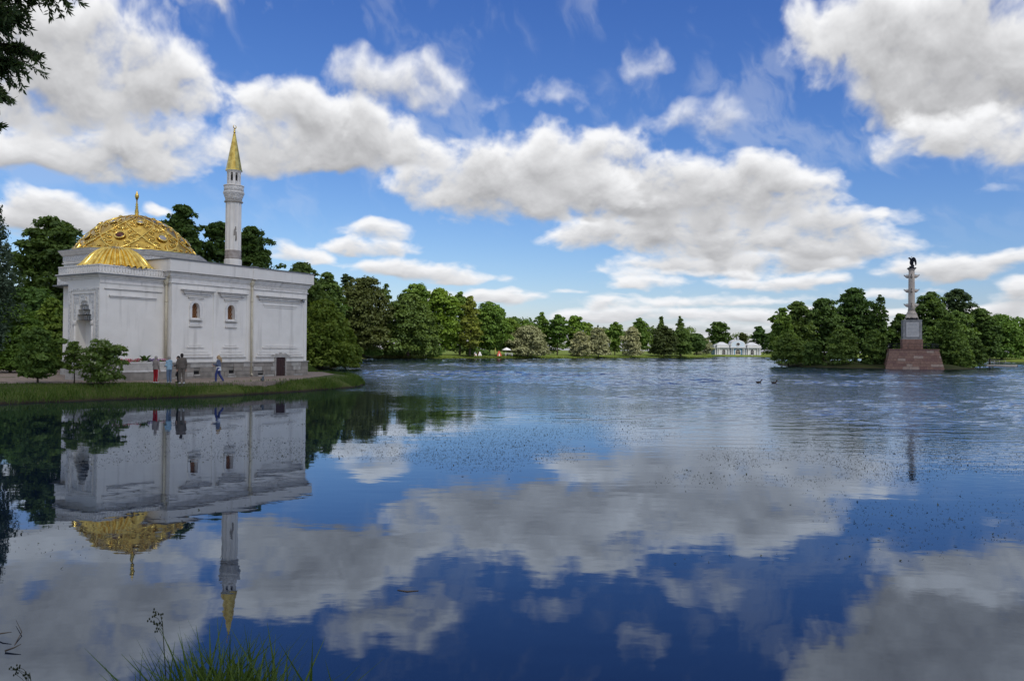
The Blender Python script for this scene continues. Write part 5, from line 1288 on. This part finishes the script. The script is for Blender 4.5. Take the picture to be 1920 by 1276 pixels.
g=MB(); g.box(-.06,.06,-.83,-.78,.9,4.0); g.box(-1.2,1.2,-.83,-.78,2.9,3.05); g.box(-1.2,1.2,-.83,-.78,.9,1.5); PB(g,'glazing_bar','cream',d_)
for i in range(5):
    PB(MB().box(-3.9+.3*i,6.6-.3*i,-3.6+.45*i,-1.2,-.95+.3*i,-.65+.3*i+.25),'step','granite_pale')
for x in (-4.2,6.9): PB(MB().bev(x-.35,x+.35,-3.7,-1.2,-.9,1.0,.04),'stair_wall','pav_white')

# ------------------------------------------------------------------ people
DG = None
def fuse(mb, name, voxel, m, parent, smooth=2):
    """melts overlapping volumes into one continuous skin"""
    me = mb.mesh(name); o = bpy.data.objects.new(name, me); COL.objects.link(o)
    r = o.modifiers.new('fuse','REMESH'); r.mode='VOXEL'; r.voxel_size=voxel; r.use_smooth_shade=True
    s = o.modifiers.new('relax','SMOOTH'); s.iterations=smooth; s.factor=.5
    dg = bpy.context.evaluated_depsgraph_get(); me2 = bpy.data.meshes.new_from_object(o.evaluated_get(dg)); me2.name=name
    bpy.data.objects.remove(o); bpy.data.meshes.remove(me)
    return link(name, me2, m, parent)
def limb(mb, pts, rad, n=10):
    mb.tube(pts, rad, n)
    for p,r in zip(pts,rad): mb.ball(p, r*.99, n, 8)
def cloth(n, c, rough=.85): return pbr('cloth_'+n, c, tuple(.8*x for x in c), rough, scale=7)
SKIN = pbr('skin', (.50,.31,.235), (.44,.26,.19), .55, scale=12)
def person(label, px, D, rz, h, top, trousers, shoes, hair, arms, stride=0.0, hair_long=False, jacket_len=.80, stripe=None, hood=False, shirt=None, lean=0.0):
    """faces -y before turning; arms: (elbow, wrist) for right (+x) and left"""
    p = at(px, D); o = empty('person', (p.x, D, .745), rz); o.scale=(h/1.72,)*3; tag(o, label, 'person')
    V = Vector; hip=[V((sx*.09,0,.91)) for sx in (1,-1)]
    kn=[V((.10,-.02-stride*.55,.49)),V((-.10,-.02+stride*.30,.49))]; an=[V((.10,.02-stride*.75,.09)),V((-.10,.02+stride*1.15,.09+abs(stride)*.12))]
    sh=[V((sx*.185,lean*.9,1.395)) for sx in (1,-1)]
    hd=V((0,-.02+lean*1.2,1.585)); nk=V((0,.015+lean,1.45))
    b=MB()
    b.ball(hd,.098,14,10,(.80,.98,1.16)); b.ball(hd+V((0,-.03,-.065)),.066,10,8,(.85,.9,.8)); limb(b,[nk+V((0,.0,-.06)),hd+V((0,.015,-.06))],[.058,.052])
    b.ball(hd+V((0,-.103,-.015)),.017,8,6,(.8,1.1,1.4))
    for sx in (1,-1): b.ball(hd+V((sx*.082,.01,-.01)),.024,8,6,(.4,.8,1.2)); b.ball(hd+V((sx*.03,-.088,.022)),.013,6,5)
    b.ball(hd+V((0,-.094,-.060)),.014,8,6,(1.7,.6,.5))
    b.ball(V((0,lean*.5,1.22)),.155,14,10,(1.05,.68,1.35)); b.ball(V((0,0,.98)),.15,14,10,(1.05,.75,1.0))
    for i in (0,1):
        el,wr=V(arms[i][0]),V(arms[i][1]); limb(b,[sh[i],el,wr],[.052,.042,.028])
        d=(wr-el).normalized(); sd=d.cross(V((0,0,1))); sd=sd.normalized() if sd.length>.1 else V((1,0,0)); nn=d.cross(sd)
        limb(b,[wr,wr+d*.075],[.028,.034],8)
        for f,(off,ln) in enumerate(((-.030,.062),(-.011,.075),(.009,.072),(.028,.055))):
            a=wr+d*.08+sd*off; limb(b,[a,a+d*ln*.55+nn*.008,a+d*ln+nn*.03],[.0105,.010,.009],6)
        limb(b,[wr+d*.025+sd*.03,wr+d*.06+sd*.055,wr+d*.09+sd*.06],[.013,.012,.010],6)
    for i in (0,1): limb(b,[hip[i],kn[i],an[i]],[.088,.058,.042]); limb(b,[an[i]+V((0,.03,-.05)),an[i]+V((0,-.13,-.06))],[.038,.03],8)
    fuse(b,'body',.0105,SKIN,o,1)
    j=MB(); zb=jacket_len
    def rings(mb, rs_, n=18):
        vs=[];fs=[]
        for z,rx,ry,yo in rs_:
            for q in range(n):
                t=2*math.pi*q/n; vs.append((rx*math.cos(t),yo+ry*math.sin(t),z))
        for k in range(len(rs_)-1):
            for q in range(n): fs.append((k*n+q,k*n+(q+1)%n,(k+1)*n+(q+1)%n,(k+1)*n+q))
        fs.append(tuple(range(n))[::-1]); fs.append(tuple((len(rs_)-1)*n+q for q in range(n))); mb.add(vs,fs,True)
    le=lambda z: lean*max(0,z-.9)*1.6
    rings(j,[(zb,.192,.150,0),(zb+.03,.200,.157,0),(1.02,.186,.145,le(1.02)),(1.14,.178,.135,le(1.14)),(1.28,.192,.138,le(1.28)),(1.37,.190,.120,le(1.37)),(1.42,.150,.095,le(1.42)),(1.455,.085,.075,le(1.45))])
    limb(j,[sh[0]+V((-.05,0,-.005)),sh[1]+V((.05,0,-.005))],[.064,.064])
    for i in (0,1):
        el,wr=V(arms[i][0]),V(arms[i][1]); limb(j,[sh[i]+V((0,0,-.01)),el,el+(wr-el)*.92],[.070,.058,.046])
    limb(j,[nk+V((0,.02,-.05)),nk+V((0,.01,.0))],[.085,.072])
    if hood: j.ball(nk+V((0,.085,-.03)),.10,10,8,(1.1,.7,.8))
    fuse(j,'jacket',.016,top,o)
    if shirt is not None:
        s_=MB()
        rings(s_,[(.74,.185,.160,0),(.80,.190,.162,0),(.95,.180,.146,0),(1.1,.16,.12,0)])
        fuse(s_,'shirt',.014,shirt,o)
    t_=MB(); t_.ball(V((0,.0,.93)),.165,12,8,(1.05,.78,.8))
    for i in (0,1): limb(t_,[hip[i]+V((0,0,-.02)),kn[i],an[i]+V((0,0,.01))],[.108,.078,.062])
    tr=fuse(t_,'trousers',.016,trousers,o)
    if stripe is not None:
        for i,sx in ((0,1),(1,-1)):
            g=MB(); g.tube([hip[i]+V((sx*.098,0,0)),kn[i]+V((sx*.076,0,0)),an[i]+V((sx*.060,0,.03))],.014,6); g.build('stripe',stripe,tr)
    for i in (0,1):
        g=MB(); limb(g,[an[i]+V((0,.035,-.045)),an[i]+V((0,-.06,-.05)),an[i]+V((0,-.15,-.062))],[.047,.046,.034],8); fuse(g,'shoe',.011,shoes,o,1)
    g=MB(); g.ball(hd+V((0,.018,.028)),.106,14,10,(.86,.98,1.05)); 
    g.ball(hd+V((0,.05,-.03)),.085,10,8,(.95,.7,1))
    if hair_long:
        g.tube([hd+V((0,.05,0)),nk+V((0,.10,-.02)),nk+V((0,.13,-.20))],[.105,.11,.06],10)
        for sx in (-1,1): g.tube([hd+V((sx*.07,.0,.02)),nk+V((sx*.10,-.01,-.02)),nk+V((sx*.10,-.05,-.18))],[.05,.055,.03],8)
    hr=fuse(g,'hair',.011,hair,o,1)
    return o
GREYHAIR=cloth('grey_hair',(.34,.31,.28)); DARKHAIR=cloth('dark_hair',(.020,.016,.014)); BLOND=cloth('blond_hair',(.42,.30,.17)); WHITE=cloth('white',(.72,.72,.72))
DOWN=(((.25,.02,1.10),(.24,-.06,.84)),((-.25,.02,1.10),(-.24,-.06,.84)))
FRONT=(((.24,-.02,1.12),(.10,-.27,1.08)),((-.24,-.02,1.12),(-.10,-.27,1.06)))
person('person in a beige grey jacket and red trousers facing the flower box',293,47.7,R(160),1.60,cloth('beige_grey',(.30,.255,.235)),cloth('red',(.40,.012,.022)),WHITE,GREYHAIR,(((.25,-.03,1.12),(.16,-.26,1.10)),DOWN[1]),stripe=WHITE,jacket_len=.86)
person('person in a light blue hooded jacket and jeans, hands in front',318,47.8,R(-115),1.60,cloth('light_blue',(.34,.52,.64)),cloth('jeans',(.15,.21,.31)),cloth('pale_grey',(.5,.5,.5)),GREYHAIR,FRONT,hood=True,jacket_len=.84,lean=-.02)
person('person in black half hidden behind the person in brown',335,48.3,R(-60),1.62,cloth('black',(.012,.012,.014)),cloth('black_trousers',(.010,.010,.012)),cloth('black_shoes',(.012,.012,.012)),DARKHAIR,FRONT,jacket_len=.88)
person('person in a brown tracksuit with white shoes',341.5,46.9,R(215),1.78,cloth('taupe',(.135,.112,.092)),cloth('taupe_trousers',(.15,.125,.10)),WHITE,DARKHAIR,DOWN,jacket_len=.86,stride=.05)
person('long haired blond person in denim jacket and white shirt walking left',410.5,49.3,R(-75),1.66,cloth('denim',(.13,.16,.24)),cloth('royal_blue',(.04,.055,.19)),cloth('grey_shoes',(.25,.23,.22)),BLOND,(((.24,-.06,1.13),(.12,-.30,1.12)),((-.24,.0,1.12),(-.10,-.24,1.05))),stride=.22,hair_long=True,jacket_len=1.0,shirt=WHITE)
# hooded crow on the edge of the path
bp=at(493,51.3,.73); o=empty('bird',(bp.x,bp.y,.60),R(30)); tag(o,'grey blue bird standing on the grass edge below the door','bird')
g=MB(); g.ball((0,0,.26),.12,12,8,(.75,1.25,.9)); g.tube([(0,-.08,.31),(0,-.15,.40)],[.075,.06],8); g.ball((0,-.16,.43),.065,10,8); g.tube([(0,.1,.25),(0,.30,.20)],[.07,.03],8); fuse(g,'body',.012,cloth('feather_grey',(.17,.20,.23)),o,1)
for sx in (-1,1):
    g=MB(); g.ball((sx*.085,.04,.27),.10,8,6,(.25,1.35,.7)); g.build('wing',M['bronze'],o)
    MB().tube([(sx*.04,0,.17),(sx*.04,.01,.0),(sx*.04,-.06,.0)],.012,5).build('leg',M['dark'],o)
MB().tube([(0,-.21,.43),(0,-.29,.41)],[.022,.005],6).build('beak',M['dark'],o)

# ------------------------------------------------------------------ water birds
def duck(px,D,rz,label):
    p=at(px,D); o=empty('duck',(p.x,D,0),rz); tag(o,label,'duck')
    g=MB(); g.ball((0,0,.06),.14,12,8,(.8,1.6,.75)); g.tube([(0,-.17,.12),(0,-.22,.25)],[.055,.045],8); g.ball((0,-.24,.28),.062,10,8); g.tube([(0,.18,.09),(0,.29,.15)],[.07,.02],8); fuse(g,'body',.012,cloth('duck_brown',(.05,.04,.035)),o,1)
    MB().tube([(0,-.28,.275),(0,-.36,.26)],[.025,.012],6).build('bill',M['lattice'],o)
    for sx in (-1,1):
        g=MB(); g.ball((sx*.095,.05,.10),.10,8,6,(.25,1.5,.6)); g.build('wing',M['bark'],o)
duck(1423,74,R(80),'left one of two dark ducks on the open water'); duck(1452,73,R(95),'right one of two dark ducks on the open water')

# ------------------------------------------------------------------ landing stage right of the island
lp=at(1868,176); st=empty('landing_stage',(lp.x,176,0),R(-4)); tag(st,'grey floating landing stage with rails at the right of the island','landing stage')
MB().box(-3.2,2.9,-1.4,1.4,.02,.30).build('float',M['dark'],st)
for i in range(12): MB().bev(-3.25+i*.515,-3.25+i*.515+.49,-1.5,1.5,.31,.40,.01).build('plank',M['wood_grey'],st)
MB().box(-3.25,2.93,-1.56,-1.50,.16,.42).build('edge_beam',M['wood_grey'],st)
for x in (-3.0,-1.9,-.8,.3,1.4,2.7): MB().tube([(x,1.35,.4),(x,1.35,1.35)],.035,6).build('rail_post',M['steel'],st)
for z in (.9,1.33): MB().tube([(-3.0,1.35,z),(2.7,1.35,z)],.03,6).build('rail',M['steel'],st)
g=MB(); g.bev(-4.5,-3.9,-.6,.6,.3,.42,.01); g.box(-5.6,-3.1,-.5,.5,.28,.40); g.build('gangway',M['wood_grey'],st)
g=MB(); g.bev(-4.95,-4.45,-.2,.2,.4,1.9,.03); g.box(-5.1,-4.4,-.3,.3,1.9,2.0); g.build('kiosk_post',M['pav_roof'],st)
bt=empty('rowing_boat',(lp.x+.4,172.9,0),R(86)); tag(bt,'grey flat rowing boat moored in front of the landing stage','boat')
def hull(m,L_,W_,H_):
    n=11; vs=[]
    for i in range(n):
        t=i/(n-1)*2-1; w_=W_/2*(1-abs(t)**3); y=t*L_/2; k=H_+.12*t*t
        vs+=[(-w_,y,k),(-w_*.7,y,.02),(w_*.7,y,.02),(w_,y,k),(w_*.88,y,k),(w_*.6,y,.10),(-w_*.6,y,.10),(-w_*.88,y,k)]
    fs=[]
    for i in range(n-1):
        for j in range(8): fs.append((i*8+j,i*8+(j+1)%8,i*8+8+(j+1)%8,i*8+8+j))
    return m.add(vs,fs,True)
hull(MB(),4.6,1.5,.34).build('hull',M['wood_grey'],bt)
for y in (-1.0,.2,1.3): MB().box(-.6,.6,y-.13,y+.13,.24,.28).build('seat',M['wood_grey'],bt)
# ------------------------------------------------------------------ small things on the far lawn
def parasol(px,D,label,c,closed=False):
    p=at(px,D,.95); o=empty('parasol',p); tag(o,label,'parasol')
    MB().tube([(0,0,0),(0,0,2.6)],.04,6).build('pole',M['steel'],o)
    g=MB(); g.lathe([(.32,.5),(.30,1.2),(.05,2.5)] if closed else [(1.5,1.75),(1.1,2.1),(.05,2.6)],8,smooth=False); g.build('canopy',c,o)
YG=cloth('yellow_green',(.26,.28,.06)); RED=cloth('orange_red',(.42,.09,.05))
parasol(929,250,'closed yellow green parasol on the far lawn',YG,True)
parasol(950,254,'open white parasol left of the biggest silver willow',WHITE)
def tent(px,D,w_,h_,label,c,c2):
    p=at(px,D,.9); o=empty('tent',p,R(10)); tag(o,label,'tent')
    g=MB(); g.add([(-w_/2,-w_/2,0),(w_/2,-w_/2,0),(w_/2,w_/2,0),(-w_/2,w_/2,0),(-.15*w_,0,h_),(.15*w_,0,h_)],[(0,1,5,4),(1,2,5),(2,3,4,5),(3,0,4)]); g.build('canvas',c,o)
    g=MB(); g.add([(-w_*.12,-w_/2-.01,0),(w_*.12,-w_/2-.01,0),(0,-w_*.2,h_*.62)],[(0,1,2)]); g.build('entrance',c2,o)
tent(891,251,1.0,1.5,'small white tent left of a red one on the far lawn',WHITE,RED); tent(900,251.5,1.1,1.2,'small white tent right of a red one on the far lawn',WHITE,M['dark'])
tent(896,252.5,1.1,1.7,'small red tent between two white ones on the far lawn',RED,M['dark']); tent(936,249,1.5,1.5,'orange red tent right of the closed parasol',RED,WHITE)
p=at(954,251,.95); o=empty('picnic_table',p,R(8)); tag(o,'white picnic table under the open parasol on the far lawn','table')
MB().box(-1.3,1.3,-.4,.4,.72,.80).build('tabletop',WHITE,o)
for sy in (-1,1): MB().box(-1.3,1.3,sy*.75-.14,sy*.75+.14,.42,.48).build('bench',WHITE,o)
for sx in (-1,1): MB().box(sx*1.0-.05,sx*1.0+.05,-.8,.8,.0,.42).box(sx*1.0-.04,sx*1.0+.04,-.3,.3,.42,.72).build('leg',WHITE,o)

# ------------------------------------------------------------------ grasses
def blades(name, P, h, wd, m, seed, bend=.35, parent=None, kind='stuff'):
    rs=np.random.RandomState(seed); n=len(P); a=rs.uniform(0,2*np.pi,n); b=rs.uniform(0,2*np.pi,n); H=h*rs.uniform(.5,1.3,n); bd=bend*H*rs.uniform(.2,1.3,n)
    D=np.stack([np.cos(a),np.sin(a),0*a],1); S=np.stack([np.cos(b),np.sin(b),0*b],1)*wd
    def pt(t,wk): 
        c=P+D*(bd*t*t)[:,None]+np.array([0,0,1.])*(H*t*(1-.25*t*bend))[:,None]; return c-S*wk,c+S*wk
    a0,a1=pt(0,.7); b0,b1=pt(.5,.8); c0,c1=pt(1,.06)
    V=np.stack([a0,a1,b0,b1,c0,c1],1).reshape(-1,3); k=np.arange(n)[:,None]*6; F=np.concatenate([k+np.array([0,1,3,2]),k+np.array([2,3,5,4])])
    o=link(name,quad_mesh(name,V,F,tint=np.tile(rs.rand(n),2)),M[m],parent)
    if kind: tag(o,kind=kind)
    return o
rs=np.random.RandomState(21)
SW=np.array(SHORE[3:17]); seg=np.hypot(*(SW[1:]-SW[:-1]).T); cum=np.r_[0,np.cumsum(seg)]
def along(n,off0,off1):
    s=rs.uniform(0,cum[-1],n); x=np.interp(s,cum,SW[:,0]); y=np.interp(s,cum,SW[:,1]); q=rs.uniform(off0,off1,n)
    return np.stack([x-q*.82,y+q*.35,np.full(n,.06)],1),q
P,q=along(13000,.0,1.3); P[:,2]=np.clip(.05+.5*q,0,.62); blades('bank_grass',P,.26,.016,'blade',1)
n=9000; P=np.stack([rs.uniform(-34,-16,n),rs.uniform(38,52,n),np.zeros(n)],1); d=poly_dist(P[:,:2],LAND_W); pd=poly_dist(P[:,:2],PATH); k=(d>.4)&(pd<-.05); P=P[k]; t=np.clip(d[k]/rise_w(P),0,1); P[:,2]=.72*(1-(1-t)**1.7)-.02; blades('bank_grass',P,.13,.015,'blade',2)
n=2600; s=rs.uniform(cum[7],cum[11],n); P=np.stack([np.interp(s,cum,SW[:,0])-rs.rand(n)*1.1,np.interp(s,cum,SW[:,1])+rs.rand(n)*.4,np.full(n,.12)],1); P=P[poly_dist(P[:,:2],LAND_W)>.1]; blades('tall_bank_grass',P,.62,.016,'blade',3)
n=5000; P=np.stack([rs.uniform(-38.5,-24,n),rs.uniform(214,232,n),np.full(n,.2)],1); P=P[poly_dist(P[:,:2],LAND_N)>-1.2]; P=P[:2600]; blades('reed_bed',P,2.1,.09,'reed',4,bend=.2)
SN=np.array(LAND_N[2:13]); seg=np.hypot(*(SN[1:]-SN[:-1]).T); c2=np.r_[0,np.cumsum(seg)]; s=rs.uniform(0,c2[-1],6000); P=np.stack([np.interp(s,c2,SN[:,0]),np.interp(s,c2,SN[:,1])+rs.uniform(-.2,3,6000),np.full(6000,.15)],1); blades('shore_grass',P,.55,.10,'blade_lit',5)
P,q=along(7000,-.1,.9); P[:,2]=np.clip(.03+.5*q,0,.5); kk=fbm((P[:,0]*1.3).astype(np.float32)+9,(P[:,1]*1.3).astype(np.float32)+5,3)>.52; blades('ragged_bank_grass',P[kk],.42,.015,'blade',9,bend=.6)
# pale stones along the waterline under the bath house
g=MB(); g.ball((0,0,0),.065,8,6,(1.2,.9,.6)); stm=g.mesh('shore_stone')
for i in range(17):
    px=135+i*7.6+rnd.uniform(-2,2); D=43.9+i*.135+rnd.uniform(-.15,.15); p=at(px,D); o=link('shore_stone',stm,M['marble_white'] if i==0 else None); o.location=(p.x,D,.07+rnd.uniform(0,.05)); o.scale=(rnd.uniform(.7,1.3),)*3; o.rotation_euler=(0,0,rnd.uniform(0,6))
    tag(o,'pale stone in the row along the grassy waterline below the bath house','stone','pale stones along the waterline')
# water weed: stalk tips and bits that break the calm surface
n=230000; D=np.exp(rs.uniform(np.log(11),np.log(44),n)); X=rs.uniform(-.62,.66,n)*D
dens=fbm((X*.28+40).astype(np.float32),(D*.22+70).astype(np.float32),5)
line=(D+1.32*X-45.5)/1.66
pr=np.clip((dens-.46)*6,0,1)*np.clip((D-10)/12,.03,1)*(line<4)*np.clip(1-(np.abs(X)-6)/30,0,1)*np.where(X<-8,.35,1)*np.where(D<18,.35,1)
k=rs.rand(n)<pr*.55; P=np.stack([X[k],D[k],np.full(k.sum(),-.004)],1); P=P[poly_dist(P[:,:2],LAND_W)<-.3]
blades('pond_weed',P,.032,.005,'weed',6,bend=1.6)
n2=2600; j=rs.randint(0,len(P),n2); Q=P[j]+np.stack([rs.normal(size=n2)*.25,rs.normal(size=n2)*.4,np.zeros(n2)],1)
N=np.tile(np.array([0,0,1.]),(n2,1))+rs.normal(size=(n2,3))*.12; V,F,tt=leaf_cloud(Q+np.array([0,0,.012]),N,.030,rs.rand(n2),rs); tag(link('floating_weed',quad_mesh('floating_weed',V,F,tint=tt),M['weed']),kind='stuff')
# sedge at the photographer's feet
n=620; t=rs.normal(size=n); P=np.stack([-2.08+t*.20+.18*rs.normal(size=n)*(rs.rand(n)<.25),5.75+rs.uniform(-.35,.35,n),np.full(n,.02)],1)
sd=blades('sedge_tuft',P,.70,.013,'sedge',7,bend=.5,kind=None); tag(sd,'green sedge tuft at the bottom edge in front of the water','sedge')
n=130; P=np.stack([-1.62+rs.normal(size=n)*.2,5.7+rs.uniform(-.3,.3,n),np.full(n,.0)],1); s2=blades('sedge_tuft',P,.55,.010,'sedge',8,bend=.6,kind=None); tag(s2,'smaller sedge tuft right of the big one at the bottom edge','sedge')
def seedhead(x,y,z0,h,label,seed):
    r=random.Random(seed); o=empty('seed_stalk',(x,y,z0)); tag(o,label,'grass stalk')
    top=Vector((-.04,0,h)); MB().tube([(0,0,0),(-.01,0,h*.5),top],[.005,.004,.003],5).build('stem',M['weed'],o)
    for i in range(7):
        a=r.uniform(0,6.28); e=top+Vector((-.03-.05*r.random()+.07*math.cos(a),.05*math.sin(a),r.uniform(-.10,.08))); b=top-Vector((0,0,r.uniform(0,.14)))
        g=MB(); g.tube([b,(b+e)/2+Vector((0,0,.02)),e],.0016,4)
        for j in range(4): g.ball(e+Vector((r.uniform(-.02,.02),r.uniform(-.02,.02),r.uniform(-.02,.015))),.0065,6,5,(1,1,1.5))
        g.build('spray',M['weed'],o)
seedhead(-2.62,6.15,.0,.80,'grass stalk with dark seed head above the left of the sedge',1)
seedhead(-3.72,6.3,.0,.34,'low grass stalk with seed head near the bottom left',2)
# twigs and a floating stick
def stick(name,label,pts,rad):
    o=MB().tube(pts,rad,6).build(name,M['bark']); tag(o,label,'twig'); return o
def wpt(px,py,z=.015):
    D=1500*(HC-z)/(py-hor(px)); return Vector(((px-960)/1500*D,D,z))
stick('stick','short dark stick floating alone on the blue water',[wpt(750,1104,.002),wpt(768,1106.5,.002),wpt(789,1105,.002)],[.007,.010,.005])
stick('twig','bare twig sticking out of the water at the left edge',[wpt(-5,1187,.02),wpt(14,1184,.05),wpt(30,1182,.06)],[.008,.007,.003])
stick('twig','thin forked twig in the water near the left edge',[wpt(18,1217,.01),wpt(35,1211,.03),wpt(48,1204,.05)],[.010,.007,.003])
stick('twig','thin upright twig in the water near the left edge',[wpt(36,1206,.0),wpt(49,1182,.02),wpt(38,1160,.03)],[.004,.004,.002])

# ------------------------------------------------------------------ larch beside the photographer, its boughs hanging into the picture
lx=empty('larch_tree',(-8.9,8.6,.42)); tag(lx,'dark larch boughs hanging in at the top left corner','tree')
MB().tube([(0,0,-.3),(.05,0,3),(.1,.05,7),(.1,0,12)],[.24,.20,.15,.06],12).build('trunk',M['bark'],lx)
rl=np.random.RandomState(8)
def bough(p0,p1,sag,seed,ntw,spread,nn=46):
    ntw=int(ntw*2.4)
    p0=Vector(p0);p1=Vector(p1); r=np.random.RandomState(seed); L_=(p1-p0).length
    pts=[p0.lerp(p1,t)+Vector((0,0,-sag*math.sin(math.pi*t))) for t in np.linspace(0,1,9)]
    bo=MB().tube(pts,[.035*(1-.85*t)+.004 for t in np.linspace(0,1,9)],6).build('bough',M['bark'],lx)
    C=[];Nn=[]; g=MB()
    for i in range(ntw):
        t=r.uniform(.25,1)**.8; b=p0.lerp(p1,t)+Vector((0,0,-sag*math.sin(math.pi*t))); d=Vector((r.normal()*.5+.35,r.normal()*.5,-abs(r.normal())*.45-.05)).normalized(); ln=spread*r.uniform(.4,1)*(1.15-.5*t)
        e=b+d*ln+Vector((0,0,-.10*ln)); g.tube([b,b.lerp(e,.5)+Vector((0,0,.03)),e],[.006,.004,.002],4)
        for s in np.linspace(.1,1.02,nn):
            c=b.lerp(e,float(s)); C.append(tuple(c)); Nn.append(tuple(d))
    g.build('twigs',M['bark'],bo)
    C=np.array(C);Dn=np.array(Nn); n=len(C); q=r.normal(size=(n,3)); T=Dn*.75+q*.55; T/=np.linalg.norm(T,axis=1)[:,None]; S=np.cross(T,r.normal(size=(n,3))); S/=np.linalg.norm(S,axis=1)[:,None]
    ln=r.uniform(.05,.10,n)[:,None]; wd=.011
    V=np.stack([C-S*wd*.4,C+T*ln*.5-S*wd,C+T*ln,C+T*ln*.5+S*wd],1).reshape(-1,3)
    link('needles',quad_mesh('needles',V,np.arange(4*n).reshape(n,4),tint=r.rand(n)),M['leaf_pine'],bo)
for i,(p0,p1,sag,nt_,sp) in enumerate((
  ((.1,0,6.6),(3.55,-.3,6.05),.1,54,.62),((.1,0,6.4),(3.95,.2,6.42),.0,46,.50),((.1,0,6.0),(3.45,.1,5.62),.12,50,.52),((.08,0,5.6),(3.38,-.1,5.22),.12,40,.42),((.08,0,5.3),(3.22,.1,4.92),.1,30,.30),((.1,0,7.2),(4.5,.1,6.72),.05,40,.45),((.1,0,7.0),(3.7,-.5,6.5),.0,50,.6),((.1,0,6.2),(3.3,.5,5.9),.05,46,.6),((.1,0,6.3),(3.25,-.2,5.75),.1,60,.5),((.1,0,6.6),(3.3,.3,6.2),.1,60,.55),((.1,0,6.5),(3.4,-.4,6.0),.1,60,.55),((.1,0,5.4),(3.25,0,5.2),.1,40,.35))):
    bough(p0,p1,sag,40+i,nt_,sp)

# ------------------------------------------------------------------ the cloud passing before the sun: its shade lies over the bath house, the near water and the island
def cloud_mat():
    m,nt=mat('cloud_white'); L=nt.links.new; o=nd(nt,'ShaderNodeOutputMaterial'); d=nd(nt,'ShaderNodeBsdfDiffuse'); t=nd(nt,'ShaderNodeBsdfTranslucent'); x=nd(nt,'ShaderNodeMixShader')
    d.inputs[0].default_value=(.9,.9,.9,1); t.inputs[0].default_value=(.9,.9,.9,1); x.inputs[0].default_value=.35; L(d.outputs[0],x.inputs[1]); L(t.outputs[0],x.inputs[2]); p=nd(nt,'ShaderNodeBsdfTransparent'); y=nd(nt,'ShaderNodeMixShader'); y.inputs[0].default_value=.89; L(x.outputs[0],y.inputs[1]); L(p.outputs[0],y.inputs[2]); L(y.outputs[0],o.inputs[0]); return m      # thin enough that a little sun filters through
g=MB(); rc=random.Random(3); base=Vector((26,80,0))+SUN*(520/SUN.z)
for i in range(70):
    a=rc.uniform(0,6.283); q=math.sqrt(rc.random())*.9; r_=rc.uniform(20,38)*(1.15-.5*q); g.ball((base.x+q*math.cos(a)*120,base.y+q*math.sin(a)*112,base.z+rc.uniform(-4,26)*(1-q)),r_,14,10,(1.2,1.2,.62))
g.build('cloud',cloud_mat()); bpy.data.objects['cloud']['kind']='structure'
